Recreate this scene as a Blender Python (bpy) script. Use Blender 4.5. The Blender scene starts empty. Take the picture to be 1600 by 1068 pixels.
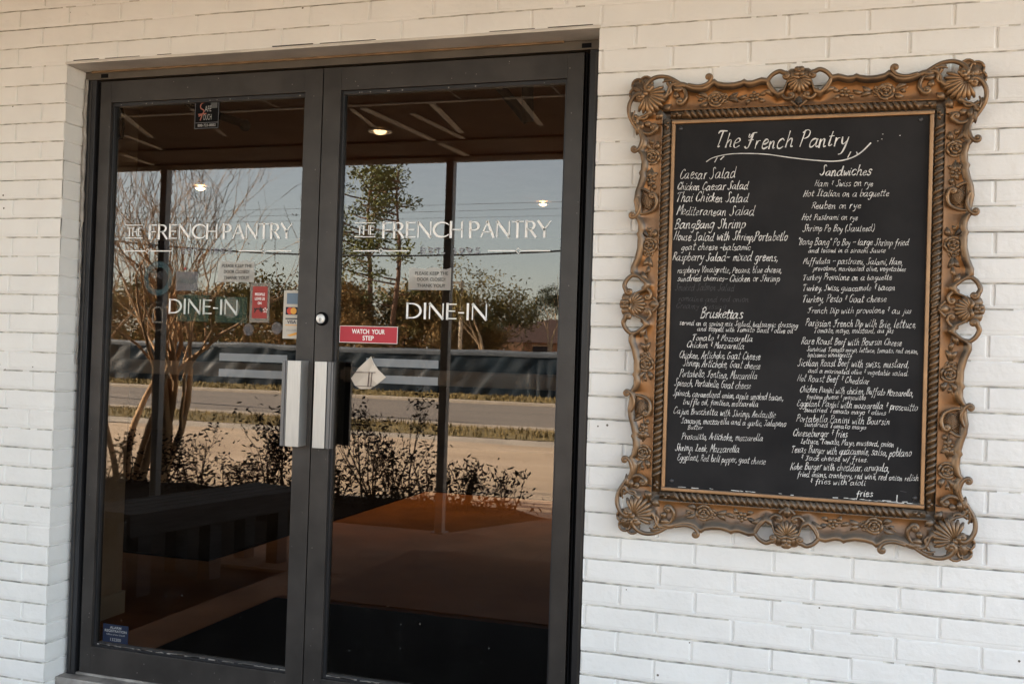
import bpy, bmesh, math, random
import numpy as np
from mathutils import Vector, Matrix
random.seed(7)
rng = np.random.default_rng(11)
S = bpy.context.scene
R_ = math.radians

# ---------------------------------------------------------------- camera
YAW, PITCH, ROLL, FPX = .3019, .0134, .0321, 1556.0
_f = Vector((-math.sin(YAW)*math.cos(PITCH), math.cos(YAW)*math.cos(PITCH), math.sin(PITCH)))
_r0 = Vector((math.cos(YAW), math.sin(YAW), 0)); _u0 = _r0.cross(_f)
_r = math.cos(ROLL)*_r0 + math.sin(ROLL)*_u0
_u = -math.sin(ROLL)*_r0 + math.cos(ROLL)*_u0
cam = bpy.data.objects.new('camera', bpy.data.cameras.new('camera'))
S.collection.objects.link(cam)
cam.data.sensor_width = 36; cam.data.lens = FPX/1600*36
cam.data.clip_start = .02; cam.data.clip_end = 2000
M = Matrix((_r, _u, -_f)).transposed().to_4x4(); M.translation = (2.5535, -2.8493, 1.182)
cam.matrix_world = M
S.camera = cam

# ---------------------------------------------------------------- sky, sun, exposure
SUN_EL, SUN_AZ = 22.0, -74.0
w = bpy.data.worlds.new("World"); S.world = w; w.use_nodes = True
nt = w.node_tree
sky = nt.nodes.new('ShaderNodeTexSky'); sky.sky_type = 'NISHITA'; sky.sun_disc = False
sky.sun_elevation = R_(SUN_EL); sky.sun_rotation = R_(SUN_AZ)
sky.air_density = 1.0; sky.dust_density = .7; sky.ozone_density = 1.0
hs_ = nt.nodes.new('ShaderNodeHueSaturation'); hs_.inputs['Saturation'].default_value = .55
nt.links.new(sky.outputs[0], hs_.inputs['Color']); nt.links.new(hs_.outputs[0], nt.nodes['Background'].inputs[0])
nt.nodes['Background'].inputs[1].default_value = .09
sl = bpy.data.lights.new('sun', 'SUN'); sl.energy = 5.0; sl.angle = R_(.5); sl.color = (1, .88, .73)
so = bpy.data.objects.new('sun', sl); S.collection.objects.link(so)
so.location = (-20, 6, 20)
_d = Vector((math.sin(R_(SUN_AZ))*math.cos(R_(SUN_EL)), math.cos(R_(SUN_AZ))*math.cos(R_(SUN_EL)), math.sin(R_(SUN_EL))))
so.rotation_euler = _d.to_track_quat('Z', 'Y').to_euler()
S.view_settings.view_transform = 'Standard'; S.view_settings.look = 'None'
S.view_settings.exposure = 3.0; S.view_settings.gamma = 1
S.render.engine = 'CYCLES'
S.cycles.max_bounces = 10; S.cycles.diffuse_bounces = 6; S.cycles.glossy_bounces = 5
S.cycles.transparent_max_bounces = 16
S.cycles.use_denoising = True; S.cycles.use_adaptive_sampling = False
S.cycles.sample_clamp_indirect = 6

# ---------------------------------------------------------------- helpers
def tag(o, label=None, cat=None, group=None, kind=None):
    if label: o['label'] = label
    if cat: o['category'] = cat
    if group: o['group'] = group
    if kind: o['kind'] = kind
    return o

def root_loc(o):
    v = Vector((0, 0, 0))
    while o is not None:
        v += o.location; o = o.parent
    return v

def empty(name, loc, label=None, cat=None, group=None):
    o = bpy.data.objects.new(name, None); S.collection.objects.link(o)
    o.location = loc; o.empty_display_size = .1
    return tag(o, label, cat, group)

class MB:
    """collects geometry in world coordinates; build() links it as ONE mesh object"""
    def __init__(s): s.v = []; s.f = []; s.grime = []
    def add(s, V, F):
        o = len(s.v); s.v += [tuple(p) for p in V]; s.f += [tuple(i+o for i in f) for f in F]
    def box(s, x0, y0, z0, x1, y1, z1, bev=0):
        if bev <= 0:
            V = [(x, y, z) for x in (x0, x1) for y in (y0, y1) for z in (z0, z1)]
            s.add(V, [(0,1,3,2),(4,6,7,5),(0,4,5,1),(2,3,7,6),(0,2,6,4),(1,5,7,3)]); return
        bm = bmesh.new(); bmesh.ops.create_cube(bm, size=1)
        for p in bm.verts:
            p.co = Vector(((x0+x1)/2+p.co.x*(x1-x0), (y0+y1)/2+p.co.y*(y1-y0), (z0+z1)/2+p.co.z*(z1-z0)))
        bmesh.ops.bevel(bm, geom=bm.edges[:], offset=bev, segments=2, affect='EDGES', profile=.6)
        s.bm(bm)
    def bm(s, bm):
        bm.verts.index_update()
        s.add([p.co[:] for p in bm.verts], [[q.index for q in f.verts] for f in bm.faces]); bm.free()
    def tube(s, pts, rad, n=6, caps=True, flat=None):
        """tube along points; rad scalar or list; flat=(axis, k) squashes the section along axis"""
        P = [Vector(p) for p in pts]; m = len(P)
        if m < 2: return
        rad = [rad]*m if not hasattr(rad, '__len__') else rad
        ref = None; V = []; F = []
        for i in range(m):
            t = (P[min(i+1, m-1)]-P[max(i-1, 0)])
            if t.length < 1e-9: t = Vector((0, 0, 1))
            t.normalize()
            if ref is None:
                ref = Vector((0, 0, 1)) if abs(t.z) < .9 else Vector((1, 0, 0))
            a = ref - t*ref.dot(t)
            if a.length < 1e-6: a = t.orthogonal()
            a.normalize(); ref = a; b = t.cross(a)
            for k in range(n):
                an = 2*math.pi*k/n
                d = (a*math.cos(an)+b*math.sin(an))*rad[i]
                if flat: ax = Vector(flat[0]); d = d - ax*d.dot(ax)*(1-flat[1])
                V.append(P[i]+d)
        for i in range(m-1):
            for k in range(n):
                k2 = (k+1) % n
                F.append((i*n+k, i*n+k2, (i+1)*n+k2, (i+1)*n+k))
        if caps:
            F.append(tuple(range(n))[::-1]); F.append(tuple((m-1)*n+k for k in range(n)))
        s.add(V, F)
    def prism(s, poly, y0, y1):
        """polygon in (x,z), between two y"""
        n = len(poly)
        V = [(p[0], y0, p[1]) for p in poly]+[(p[0], y1, p[1]) for p in poly]
        F = [tuple(range(n)), tuple(range(2*n-1, n-1, -1))]
        F += [((i+1) % n, i, i+n, (i+1) % n+n) for i in range(n)]
        s.add(V, F)
    def ellipsoid(s, c, ax, n=8, m=6):
        """ax: three Vectors (semi axes)"""
        c = Vector(c); V = [c+ax[2]]; F = []
        for i in range(1, m):
            th = math.pi*i/m
            for k in range(n):
                ph = 2*math.pi*k/n
                V.append(c+ax[0]*math.sin(th)*math.cos(ph)+ax[1]*math.sin(th)*math.sin(ph)+ax[2]*math.cos(th))
        V.append(c-ax[2])
        for k in range(n): F.append((0, 1+k, 1+(k+1) % n))
        for i in range(m-2):
            for k in range(n):
                a = 1+i*n; F.append((a+k, a+n+k, a+n+(k+1) % n, a+(k+1) % n))
        L = len(V)-1; a = 1+(m-2)*n
        for k in range(n): F.append((a+k, L, a+(k+1) % n))
        s.add(V, F)
    def lathe(s, c, prof, axis='y', n=24):
        """prof: list of (r, h) around an axis through c"""
        V = []; F = []
        for r, h in prof:
            for k in range(n):
                a = 2*math.pi*k/n
                p = {'y': (r*math.cos(a), h, r*math.sin(a)), 'z': (r*math.cos(a), r*math.sin(a), h)}[axis]
                V.append((c[0]+p[0], c[1]+p[1], c[2]+p[2]))
        for i in range(len(prof)-1):
            for k in range(n):
                F.append((i*n+k, i*n+(k+1) % n, (i+1)*n+(k+1) % n, (i+1)*n+k))
        F.append(tuple(range(n))); F.append(tuple((len(prof)-1)*n+k for k in range(n))[::-1])
        s.add(V, F)
    def build(s, name, mat, parent=None, smooth=False, loc=None, fix=True):
        me = bpy.data.meshes.new(name)
        base = root_loc(parent) if parent is not None else Vector(loc or (0, 0, 0))
        me.from_pydata([(p[0]-base.x, p[1]-base.y, p[2]-base.z) for p in s.v], [], s.f)
        if fix and len(s.f) < 60000:
            bm = bmesh.new(); bm.from_mesh(me); bmesh.ops.recalc_face_normals(bm, faces=bm.faces[:]); bm.to_mesh(me); bm.free()
        me.update()
        if smooth:
            me.polygons.foreach_set('use_smooth', [True]*len(me.polygons))
        me.materials.append(mat)
        o = bpy.data.objects.new(name, me); S.collection.objects.link(o)
        if parent is not None: o.parent = parent
        else: o.location = base
        return o

def copy_tree(o, parent=None):
    c = o.copy(); S.collection.objects.link(c)
    if parent is not None: c.parent = parent
    for ch in list(o.children): copy_tree(ch, c)
    return c

# value noise (numpy) for the relief of walls and cloth
_tab = rng.random((256, 256))
def vnoise(x, y, sc):
    x = np.asarray(x, float)*sc+1000; y = np.asarray(y, float)*sc+1000
    xi = np.floor(x).astype(int); yi = np.floor(y).astype(int); fx = x-xi; fy = y-yi
    fx = fx*fx*(3-2*fx); fy = fy*fy*(3-2*fy)
    a = _tab[xi % 256, yi % 256]; b = _tab[(xi+1) % 256, yi % 256]
    c = _tab[xi % 256, (yi+1) % 256]; d = _tab[(xi+1) % 256, (yi+1) % 256]
    return (a*(1-fx)+b*fx)*(1-fy)+(c*(1-fx)+d*fx)*fy - .5

# ---------------------------------------------------------------- materials
def mat(name, col, rough=.6, metal=0, var=0, vscale=4, col2=None, bump=0, bscale=40, spec=.5, detail=4, coords='Object', stretch=None):
    m = bpy.data.materials.new(name); m.use_nodes = True
    n = m.node_tree.nodes; l = m.node_tree.links; b = n['Principled BSDF']
    b.inputs['Base Color'].default_value = (*col, 1); b.inputs['Roughness'].default_value = rough
    b.inputs['Metallic'].default_value = metal; b.inputs['Specular IOR Level'].default_value = spec
    if var or col2 or bump:
        tc = n.new('ShaderNodeTexCoord'); src = tc.outputs[coords]
        if stretch:
            mp = n.new('ShaderNodeMapping'); mp.inputs['Scale'].default_value = stretch
            l.new(src, mp.inputs[0]); src = mp.outputs[0]
    if var or col2:
        t = n.new('ShaderNodeTexNoise'); t.inputs['Scale'].default_value = vscale; t.inputs['Detail'].default_value = detail
        l.new(src, t.inputs['Vector'])
        r = n.new('ShaderNodeValToRGB'); r.color_ramp.elements[0].position = .32; r.color_ramp.elements[1].position = .68
        c2 = col2 or tuple(min(1, c*(1+var)) for c in col)
        c1 = col if col2 else tuple(c*(1-var) for c in col)
        r.color_ramp.elements[0].color = (*c1, 1); r.color_ramp.elements[1].color = (*c2, 1)
        l.new(t.outputs['Fac'], r.inputs[0]); l.new(r.outputs[0], b.inputs['Base Color'])
    if bump:
        t2 = n.new('ShaderNodeTexNoise'); t2.inputs['Scale'].default_value = bscale; t2.inputs['Detail'].default_value = 5
        l.new(src, t2.inputs['Vector'])
        bp = n.new('ShaderNodeBump'); bp.inputs['Strength'].default_value = bump; bp.inputs['Distance'].default_value = .01
        l.new(t2.outputs['Fac'], bp.inputs['Height']); l.new(bp.outputs[0], b.inputs['Normal'])
    return m

def emis(name, col, st):
    m = bpy.data.materials.new(name); m.use_nodes = True
    b = m.node_tree.nodes['Principled BSDF']; b.inputs['Base Color'].default_value = (*col, 1)
    b.inputs['Emission Color'].default_value = (*col, 1); b.inputs['Emission Strength'].default_value = st
    return m

def film(name, col, opac, rough=.5):
    """partly see-through film"""
    m = bpy.data.materials.new(name); m.use_nodes = True
    n = m.node_tree.nodes; l = m.node_tree.links; b = n['Principled BSDF']
    b.inputs['Base Color'].default_value = (*col, 1); b.inputs['Roughness'].default_value = rough
    t = n.new('ShaderNodeBsdfTransparent'); x = n.new('ShaderNodeMixShader'); x.inputs[0].default_value = opac
    l.new(t.outputs[0], x.inputs[1]); l.new(b.outputs[0], x.inputs[2]); l.new(x.outputs[0], n['Material Output'].inputs[0])
    return m

GLASS_R = .085
def glass_mat():
    m = bpy.data.materials.new('glass'); m.use_nodes = True
    n = m.node_tree.nodes; l = m.node_tree.links; n.remove(n['Principled BSDF'])
    t = n.new('ShaderNodeBsdfTransparent'); t.inputs[0].default_value = (.68, .635, .58, 1)
    g = n.new('ShaderNodeBsdfGlossy'); g.inputs['Roughness'].default_value = 0; g.inputs[0].default_value = (1, .98, .95, 1)
    fr = n.new('ShaderNodeLayerWeight'); fr.inputs['Blend'].default_value = .5
    pw = n.new('ShaderNodeMath'); pw.operation = 'POWER'; pw.inputs[1].default_value = 5
    ml = n.new('ShaderNodeMath'); ml.operation = 'MULTIPLY_ADD'; ml.inputs[1].default_value = .9; ml.inputs[2].default_value = GLASS_R
    l.new(fr.outputs['Facing'], pw.inputs[0]); l.new(pw.outputs[0], ml.inputs[0])
    x = n.new('ShaderNodeMixShader'); l.new(ml.outputs[0], x.inputs[0]); l.new(t.outputs[0], x.inputs[1]); l.new(g.outputs[0], x.inputs[2])
    # dust smears on the pane
    d = n.new('ShaderNodeBsdfDiffuse'); d.inputs[0].default_value = (.6, .58, .55, 1)
    tc = n.new('ShaderNodeTexCoord')
    ns = n.new('ShaderNodeTexNoise'); ns.inputs['Scale'].default_value = 7; ns.inputs['Detail'].default_value = 6
    l.new(tc.outputs['Object'], ns.inputs['Vector'])
    mr = n.new('ShaderNodeMapRange'); mr.inputs['From Min'].default_value = .45; mr.inputs['From Max'].default_value = .8
    mr.inputs['To Min'].default_value = .0; mr.inputs['To Max'].default_value = .004
    l.new(ns.outputs['Fac'], mr.inputs[0])
    vo = n.new('ShaderNodeTexVoronoi'); vo.inputs['Scale'].default_value = 22; l.new(tc.outputs['Object'], vo.inputs['Vector'])
    lt = n.new('ShaderNodeMath'); lt.operation = 'LESS_THAN'; lt.inputs[1].default_value = .055; l.new(vo.outputs['Distance'], lt.inputs[0])
    sx = n.new('ShaderNodeMath'); sx.operation = 'MULTIPLY_ADD'; sx.inputs[1].default_value = .12; l.new(lt.outputs[0], sx.inputs[0]); l.new(mr.outputs[0], sx.inputs[2])
    x2 = n.new('ShaderNodeMixShader'); l.new(sx.outputs[0], x2.inputs[0]); l.new(x.outputs[0], x2.inputs[1]); l.new(d.outputs[0], x2.inputs[2])
    l.new(x2.outputs[0], n['Material Output'].inputs[0])
    return m

def paint_mat():
    """white painted brick: thick paint with fine tooth, a few chips and dirt specks"""
    m = mat('white_brick_paint', (.80, .795, .78), .55, 0, .03, 6, bump=.25, bscale=55)
    n = m.node_tree.nodes; l = m.node_tree.links; b = n['Principled BSDF']
    tc = n.new('ShaderNodeTexCoord')
    vo = n.new('ShaderNodeTexVoronoi'); vo.inputs['Scale'].default_value = 12; vo.inputs['Randomness'].default_value = 1
    l.new(tc.outputs['Object'], vo.inputs['Vector'])
    lt = n.new('ShaderNodeMath'); lt.operation = 'LESS_THAN'; lt.inputs[1].default_value = .042
    l.new(vo.outputs['Distance'], lt.inputs[0])
    wn = n.new('ShaderNodeTexNoise'); wn.inputs['Scale'].default_value = 3.1; l.new(tc.outputs['Object'], wn.inputs['Vector'])
    g2 = n.new('ShaderNodeMath'); g2.operation = 'GREATER_THAN'; g2.inputs[1].default_value = .5; l.new(wn.outputs['Fac'], g2.inputs[0])
    mm = n.new('ShaderNodeMath'); mm.operation = 'MULTIPLY'; l.new(lt.outputs[0], mm.inputs[0]); l.new(g2.outputs[0], mm.inputs[1])
    old = b.inputs['Base Color'].links[0].from_socket
    mx = n.new('ShaderNodeMix'); mx.data_type = 'RGBA'; l.new(mm.outputs[0], mx.inputs['Factor'])
    l.new(old, mx.inputs['A']); mx.inputs['B'].default_value = (.13, .11, .09, 1)
    l.new(mx.outputs['Result'], b.inputs['Base Color'])
    return m

def gilt_mat():
    """old gilt: rubbed gold on the high spots, brown patina in the hollows"""
    m = mat('old_gilt', (.2, .1, .04), .36, .55)
    n = m.node_tree.nodes; l = m.node_tree.links; b = n['Principled BSDF']
    ge = n.new('ShaderNodeNewGeometry'); tc = n.new('ShaderNodeTexCoord')
    ns = n.new('ShaderNodeTexNoise'); ns.inputs['Scale'].default_value = 14; ns.inputs['Detail'].default_value = 5
    l.new(tc.outputs['Object'], ns.inputs['Vector'])
    ad = n.new('ShaderNodeMath'); ad.operation = 'MULTIPLY_ADD'; ad.inputs[1].default_value = .22; ad.inputs[2].default_value = -.11
    l.new(ns.outputs['Fac'], ad.inputs[0])
    a2 = n.new('ShaderNodeMath'); a2.operation = 'ADD'; l.new(ge.outputs['Pointiness'], a2.inputs[0]); l.new(ad.outputs[0], a2.inputs[1])
    r = n.new('ShaderNodeValToRGB'); e = r.color_ramp.elements
    e[0].position = .42; e[0].color = (.018, .012, .009, 1); e[1].position = .60; e[1].color = (.27, .155, .072, 1)
    k = e.new(.5); k.color = (.072, .047, .029, 1)
    l.new(a2.outputs[0], r.inputs[0]); l.new(r.outputs[0], b.inputs['Base Color'])
    return m

M_ = dict(
    brick=paint_mat(), grime=mat('shaded_joint', (.56, .54, .50), .9, 0, .4, 30), gilt=gilt_mat(), glass=glass_mat(),
    rope=mat('gold_rope', (.15, .084, .038), .36, .5, .35, 30), field=mat('gilt_field', (.21, .092, .026), .36, .5, .35, 16),
    lip=mat('gold_lip', (.34, .19, .088), .38, .55, .2, 18),
    lintel=mat('painted_steel', (.62, .59, .55), .5, 0, .12, 8, bump=.2),
    wood=mat('raw_wood', (.20, .13, .07), .8, 0, .4, 12, stretch=(2, 30, 30)),
    bronze=mat('dark_bronze_aluminium', (.036, .032, .030), .40, .2, .3, 9, bump=.04, bscale=160),
    bronze2=mat('bronze_jamb', (.026, .026, .029), .38, .3, .2, 6),
    black=mat('black_rubber', (.006, .006, .007), .8, spec=.08),
    alu=mat('brushed_aluminium', (.55, .55, .54), .36, .6, .1, 12, stretch=(60, 60, 1), bump=.06, bscale=30),
    aludark=mat('grooved_aluminium', (.16, .165, .175), .35, .6),
    sillm=mat('dusty_threshold', (.30, .28, .26), .6, .3, .4, 14, bump=.2),
    vinyl=mat('white_vinyl', (.92, .92, .91), .5),
    greyvinyl=mat('faded_grey_vinyl', (.23, .23, .26), .5),
    slate=mat('chalkboard_paint', (.012, .012, .0135), .62, 0, .0, 5, col2=(.027, .026, .027), detail=8, bump=.05, bscale=300, spec=.12),
    chalk=mat('chalk', (.50, .495, .48), .9, 0, 0, 45, col2=(.80, .79, .77)),
    screw=mat('painted_screw', (.05, .05, .055), .4, .3),
    red=mat('red_sign', (.46, .014, .034), .4),
    lockm=mat('lock_nickel', (.78, .78, .77), .3, .25), paper=film('paper', (.72, .69, .65), .46, .8), card=film('card', (.66, .62, .55), .8, .7), ink=mat('black_ink', (.01, .01, .01), .6),
    concrete=mat('concrete', (.25, .155, .108), .9, 0, .25, 3, bump=.2, bscale=30, spec=.1),
    soffit=mat('soffit_board', (.085, .056, .036), .8, 0, .12, 2, spec=.2),
    trim_and_streak=mat('white_trim_and_streak', (.72, .68, .60), .6, 0, .1, 6),
    trimm=mat('dark_fascia', (.10, .07, .05), .6, 0, .2, 5),
    post=mat('grey_post_paint', (.20, .185, .18), .45, .2, .1, 6),
    soil=mat('dark_mulch', (.018, .012, .009), .95, 0, .6, 12, bump=1, bscale=25, spec=.04),
    dirt=mat('sandy_dirt', (.47, .335, .215), .95, 0, 0, .9, col2=(.66, .495, .34), detail=9, bump=.6, bscale=6, stretch=(.5, 1.6, 1)),
    road=mat('worn_asphalt', (.25, .205, .165), .85, 0, .13, .7, detail=8, bump=.2, bscale=30, stretch=(.15, 1, 1)),
    kerb=mat('kerb_concrete', (.48, .40, .31), .85, 0, .12, 2),
    near_black=mat('near_black', (.03, .028, .026), .8),
    grass=mat('dry_grass', (.15, .105, .03), .9, 0, 0, 1.4, col2=(.28, .20, .075), detail=5),
    orange=mat('interior_orange_floor', (.42, .165, .046), .5, 0, .25, 2.5, spec=.2),
    rug=mat('black_carpet', (.005, .0045, .005), .95, 0, .3, 30, spec=.05),
    mesh=mat('rubber_mesh_mat', (.15, .09, .064), .9, 0, .15, 120, spec=.1),
    wallin=mat('interior_dark_wall', (.016, .017, .020), .8), tan=mat('tan_plaster', (.62, .52, .42), .8, 0, .06, 30, bump=.1, bscale=120),
    ceilin=mat('interior_ceiling', (.50, .38, .28), .9, 0, .10, 3),
    bench=mat('weathered_bench_wood', (.040, .037, .040), .8, 0, .4, 5, spec=.2, stretch=(12, 1.2, 12), bump=.3),
    bark=mat('crape_bark', (.43, .265, .135), .8, 0, .4, 6, bump=.4, bscale=12, stretch=(1, 1, .25)),
    twig=mat('twigs', (.33, .205, .115), .85), stem=mat('shrub_stem', (.035, .022, .015), .9, spec=.05), deadleaf=mat('dead_brown_leaf', (.014, .009, .006), .9, 0, .5, 9, spec=.04),
    seed=mat('seed_heads', (.09, .045, .028), .9), pinebark=mat('pine_bark', (.17, .095, .06), .9, 0, .3, 3, bump=.6, stretch=(1, 1, .2)),
    pine=mat('pine_needles', (.065, .085, .02), .85, 0, 0, .6, col2=(.17, .17, .045)),
    olive=mat('olive_foliage', (.075, .070, .020), .9, 0, 0, .45, col2=(.26, .20, .065)),
    rust=mat('rusty_foliage', (.15, .092, .03), .9, 0, 0, .5, col2=(.36, .23, .085)),
    darkfol=mat('dark_evergreen', (.018, .026, .012), .9, 0, 0, .6, col2=(.045, .05, .02)),
    pale=mat('pale_bark', (.40, .29, .18), .85, 0, .2, 3), pole=mat('pale_utility_pole', (.62, .52, .40), .7, 0, .12, 3),
    roof=mat('brown_shingles', (.055, .024, .016), .9, 0, .3, 3, stretch=(1, 1, 6)),
    hwall=mat('house_brick', (.20, .105, .06), .9, 0, .35, 2), glassd=mat('dark_window', (.02, .02, .025), .15),
    fabric=mat('fence_fabric', (.010, .020, .030), .5, 0, .45, .9, detail=7, spec=.25), band=mat('fence_band', (.10, .115, .135), .5, 0, .15, 1),
    galv=mat('galvanised', (.3, .3, .3), .45, .6), wire=mat('black_cable', (.01, .01, .01), .6), line=mat('grey_line', (.10, .10, .11), .6),
    teal=film('teal_sticker', (.07, .17, .20), .28), greenst=film('green_sticker', (.05, .13, .09), .17), greyst=film('grey_sticker', (.22, .22, .24), .36),
    palest=film('pale_sticker', (.40, .35, .30), .34), frost=film('frosted_film', (.55, .58, .61), .40), frostd=film('clear_film', (.5, .5, .5), .12),
    yred=film('review_sticker_red', (.36, .028, .022), .88, .5), navy=mat('navy_sticker', (.010, .016, .038), .5, spec=.2), blackst=mat('black_sticker', (.004, .004, .005), .6, spec=.08),
    silver=mat('silver_text', (.28, .28, .28), .5), cardb=mat('card_blue', (.13, .19, .26), .5), cardo=mat('card_orange', (.75, .36, .05), .5), cardr=mat('card_red', (.6, .06, .03), .5),
    beige=mat('peeling_beige', (.66, .58, .49), .7, 0, .06, 20), pinkst=mat('pink_lines', (.30, .10, .07), .5),
    closer=mat('closer_black', (.006, .006, .006), .5),
)
def grey_upward(m, col=(.135, .122, .105), amt=.80):
    """mixes in grey towards upward-facing faces"""
    n = m.node_tree.nodes; l = m.node_tree.links; b = n['Principled BSDF']
    ge = n.new('ShaderNodeNewGeometry'); sp = n.new('ShaderNodeSeparateXYZ'); l.new(ge.outputs['Normal'], sp.inputs[0])
    mr = n.new('ShaderNodeMapRange'); mr.inputs['From Min'].default_value = -.14; mr.inputs['From Max'].default_value = .6; mr.inputs['To Max'].default_value = amt
    l.new(sp.outputs['Z'], mr.inputs[0])
    old = b.inputs['Base Color'].links[0].from_socket
    mx = n.new('ShaderNodeMix'); mx.data_type = 'RGBA'; l.new(mr.outputs[0], mx.inputs['Factor']); l.new(old, mx.inputs['A']); mx.inputs['B'].default_value = (*col, 1)
    l.new(mx.outputs['Result'], b.inputs['Base Color'])
    mt = n.new('ShaderNodeMath'); mt.operation = 'MULTIPLY_ADD'; mt.inputs[1].default_value = -.5; mt.inputs[2].default_value = .5; l.new(mr.outputs[0], mt.inputs[0]); l.new(mt.outputs[0], b.inputs['Metallic'])
for k_ in ('gilt', 'field', 'rope', 'lip'): grey_upward(M_[k_])
def textmesh(mb, s, x, z, h, y, align='CENTER', width=None, bold=0, mirror=False):
    """flat letters (built-in font) facing -Y, cap height h, baseline z; appended to mb"""
    cu = bpy.data.curves.new('t', 'FONT'); cu.body = s; cu.align_x = align; cu.size = 1; cu.offset = bold
    o = bpy.data.objects.new('t', cu); S.collection.objects.link(o)
    dg = bpy.context.evaluated_depsgraph_get(); me = bpy.data.meshes.new_from_object(o.evaluated_get(dg))
    xs = [v.co.x for v in me.vertices]
    k = h/.70; kx = k
    if width and xs: kx = width/max(1e-6, max(xs)-min(xs))
    V = [(x+(-1 if mirror else 1)*v.co.x*kx, y, z+v.co.y*k) for v in me.vertices]
    mb.add(V, [tuple(p.vertices) for p in me.polygons])
    bpy.data.objects.remove(o); bpy.data.curves.remove(cu); bpy.data.meshes.remove(me)
def flat(mb, x0, z0, x1, z1, y):
    mb.add([(x0, y, z0), (x1, y, z0), (x1, y, z1), (x0, y, z1)], [(0, 1, 2, 3)])
def smooth_pts(P, n=4):
    P = [np.array(p, float) for p in P]
    if len(P) < 3: return P
    out = []
    for i in range(len(P)-1):
        p0 = P[max(i-1, 0)]; p1 = P[i]; p2 = P[i+1]; p3 = P[min(i+2, len(P)-1)]
        for k in range(n):
            t = k/n
            out.append(.5*((2*p1)+(-p0+p2)*t+(2*p0-5*p1+4*p2-p3)*t*t+(-p0+3*p1-3*p2+p3)*t**3))
    out.append(P[-1]); return out
def ribbon(mb, pts, wid, y):
    """flat stroke in the x-z plane"""
    P = [np.array(p, float)[:2] for p in pts]; n = len(P)
    if n < 2: return
    W = wid if hasattr(wid, '__len__') else [wid]*n
    V = []; F = []
    for i in range(n):
        t = P[min(i+1, n-1)]-P[max(i-1, 0)]; t = t/(np.linalg.norm(t)+1e-9); q = np.array([-t[1], t[0]])*W[i]/2
        e = t*W[i]*.35*(-1 if i == 0 else (1 if i == n-1 else 0))
        for sgn in (1, -1):
            r = P[i]+e+q*sgn; V.append((r[0], y, r[1]))
    for i in range(n-1): F.append((2*i, 2*i+1, 2*i+3, 2*i+2))
    mb.add(V, F)
# ================================================================= THE BUILDING
W_OP, H_OP, REV = 1.905, 2.16, .09          # door opening and depth of its brick reveal
CO, BL = .0675, .212                        # brick course and brick length
building = empty('restaurant_building', (.95, .5, -.14), 'white painted brick restaurant front around the double glass doors', 'building')

def brick_strip(mb, axis, a0, a1, z0, z1, step, off0, flipn=False, fixed=0.0, perp=True):
    """relief of painted bricks: one strip per course, struck joints that deepen towards the brick below"""
    k0 = int(math.floor((z0-H_OP)/CO)); k1 = int(math.ceil((z1-H_OP)/CO))
    for k in range(k0, k1):
        zb = H_OP+k*CO; zt = zb+CO
        J = .0095
        rows = [(zb, 'b'), (zb+.002, 'e'), (zb+.006, 'f'), (zb+CO*.45, 'f'), (zt-J-.005, 'f'), (zt-J-.0015, 'e'), (zt-J, 'd'), (zt-J+.0022, 'd'), (zt-J+.0034, 'm'), (zt-.003, 'n'), (zt, 'b')]
        ph = off0+(BL/2 if k % 2 else 0)+rng.uniform(-.006, .006)
        xs = list(np.arange(a0, a1, step))+[a1]
        i0 = int(math.floor((a0-ph)/BL))-1; i1 = int(math.ceil((a1-ph)/BL))+1
        perps = [ph+i*BL+rng.uniform(-.004, .004) for i in range(i0, i1+1)] if perp else [a0-1, a1+1]
        for p in perps:
            for d in (-.0065, -.0045, -.003, .003, .0045, .0065):
                if a0 < p+d < a1: xs.append(p+d)
        xs = np.array(sorted(set(np.round(xs, 5))))
        perps = np.array(perps)
        dist = np.min(np.abs(xs[:, None]-perps[None]), axis=1)
        pd = np.where(dist < .0034, .0048, np.where(dist < .005, .0016, 0.0))
        bid = np.searchsorted(perps, xs)
        tilt = _tab[(bid*7+k*13) % 256, (k*5+3) % 256]-.5
        dep = np.clip(.0068+.010*vnoise(xs+k*3.7, xs*0+k*1.3, 3.2)+.0035*vnoise(xs, xs*0+k*9.1, 30), .0014, .011)
        vs = []
        for z, c in rows:
            if z > z1+1e-6: z = z1
            if z < z0-1e-6: z = z0
            und = .0030*vnoise(xs, xs*0+z, 5)+.0013*vnoise(xs, xs*0+z, 33)+.0016*tilt
            j = .0012*vnoise(xs, xs*0+k*3.3, 25)
            if c == 'f': h = pd*(.55+.9*(vnoise(xs*0+bid, xs*0+k, .37)+.5))
            elif c == 'e': h = np.maximum(pd, .0010)
            elif c == 'd': h = dep
            elif c == 'm': h = np.minimum(dep*.3, .003)+.0006
            elif c == 'n': h = np.minimum(dep*.12, .0012)+.0006
            else: h = dep*0+.0008
            y = fixed+h+und
            zz = z+j*(c != 'b')*(z0+.003 < z < z1-.003)
            for i in range(len(xs)):
                zc = zz[i] if hasattr(zz, '__len__') else zz
                vs.append((xs[i], y[i], zc) if axis == 'x' else ((y[i] if flipn else -y[i]), xs[i], zc))
        n = len(xs); m = len(rows); F = []; f0 = len(mb.f)
        for r in range(m-1):
            for i in range(n-1):
                if r in (5, 6, 7) and dep[i] > .0040: mb.grime.append(f0+len(F))  # deep joint faces, coloured darker to stand for shade in the crack
                F.append((r*n+i, r*n+i+1, (r+1)*n+i+1, (r+1)*n+i))
        mb.add(vs, F)

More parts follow.
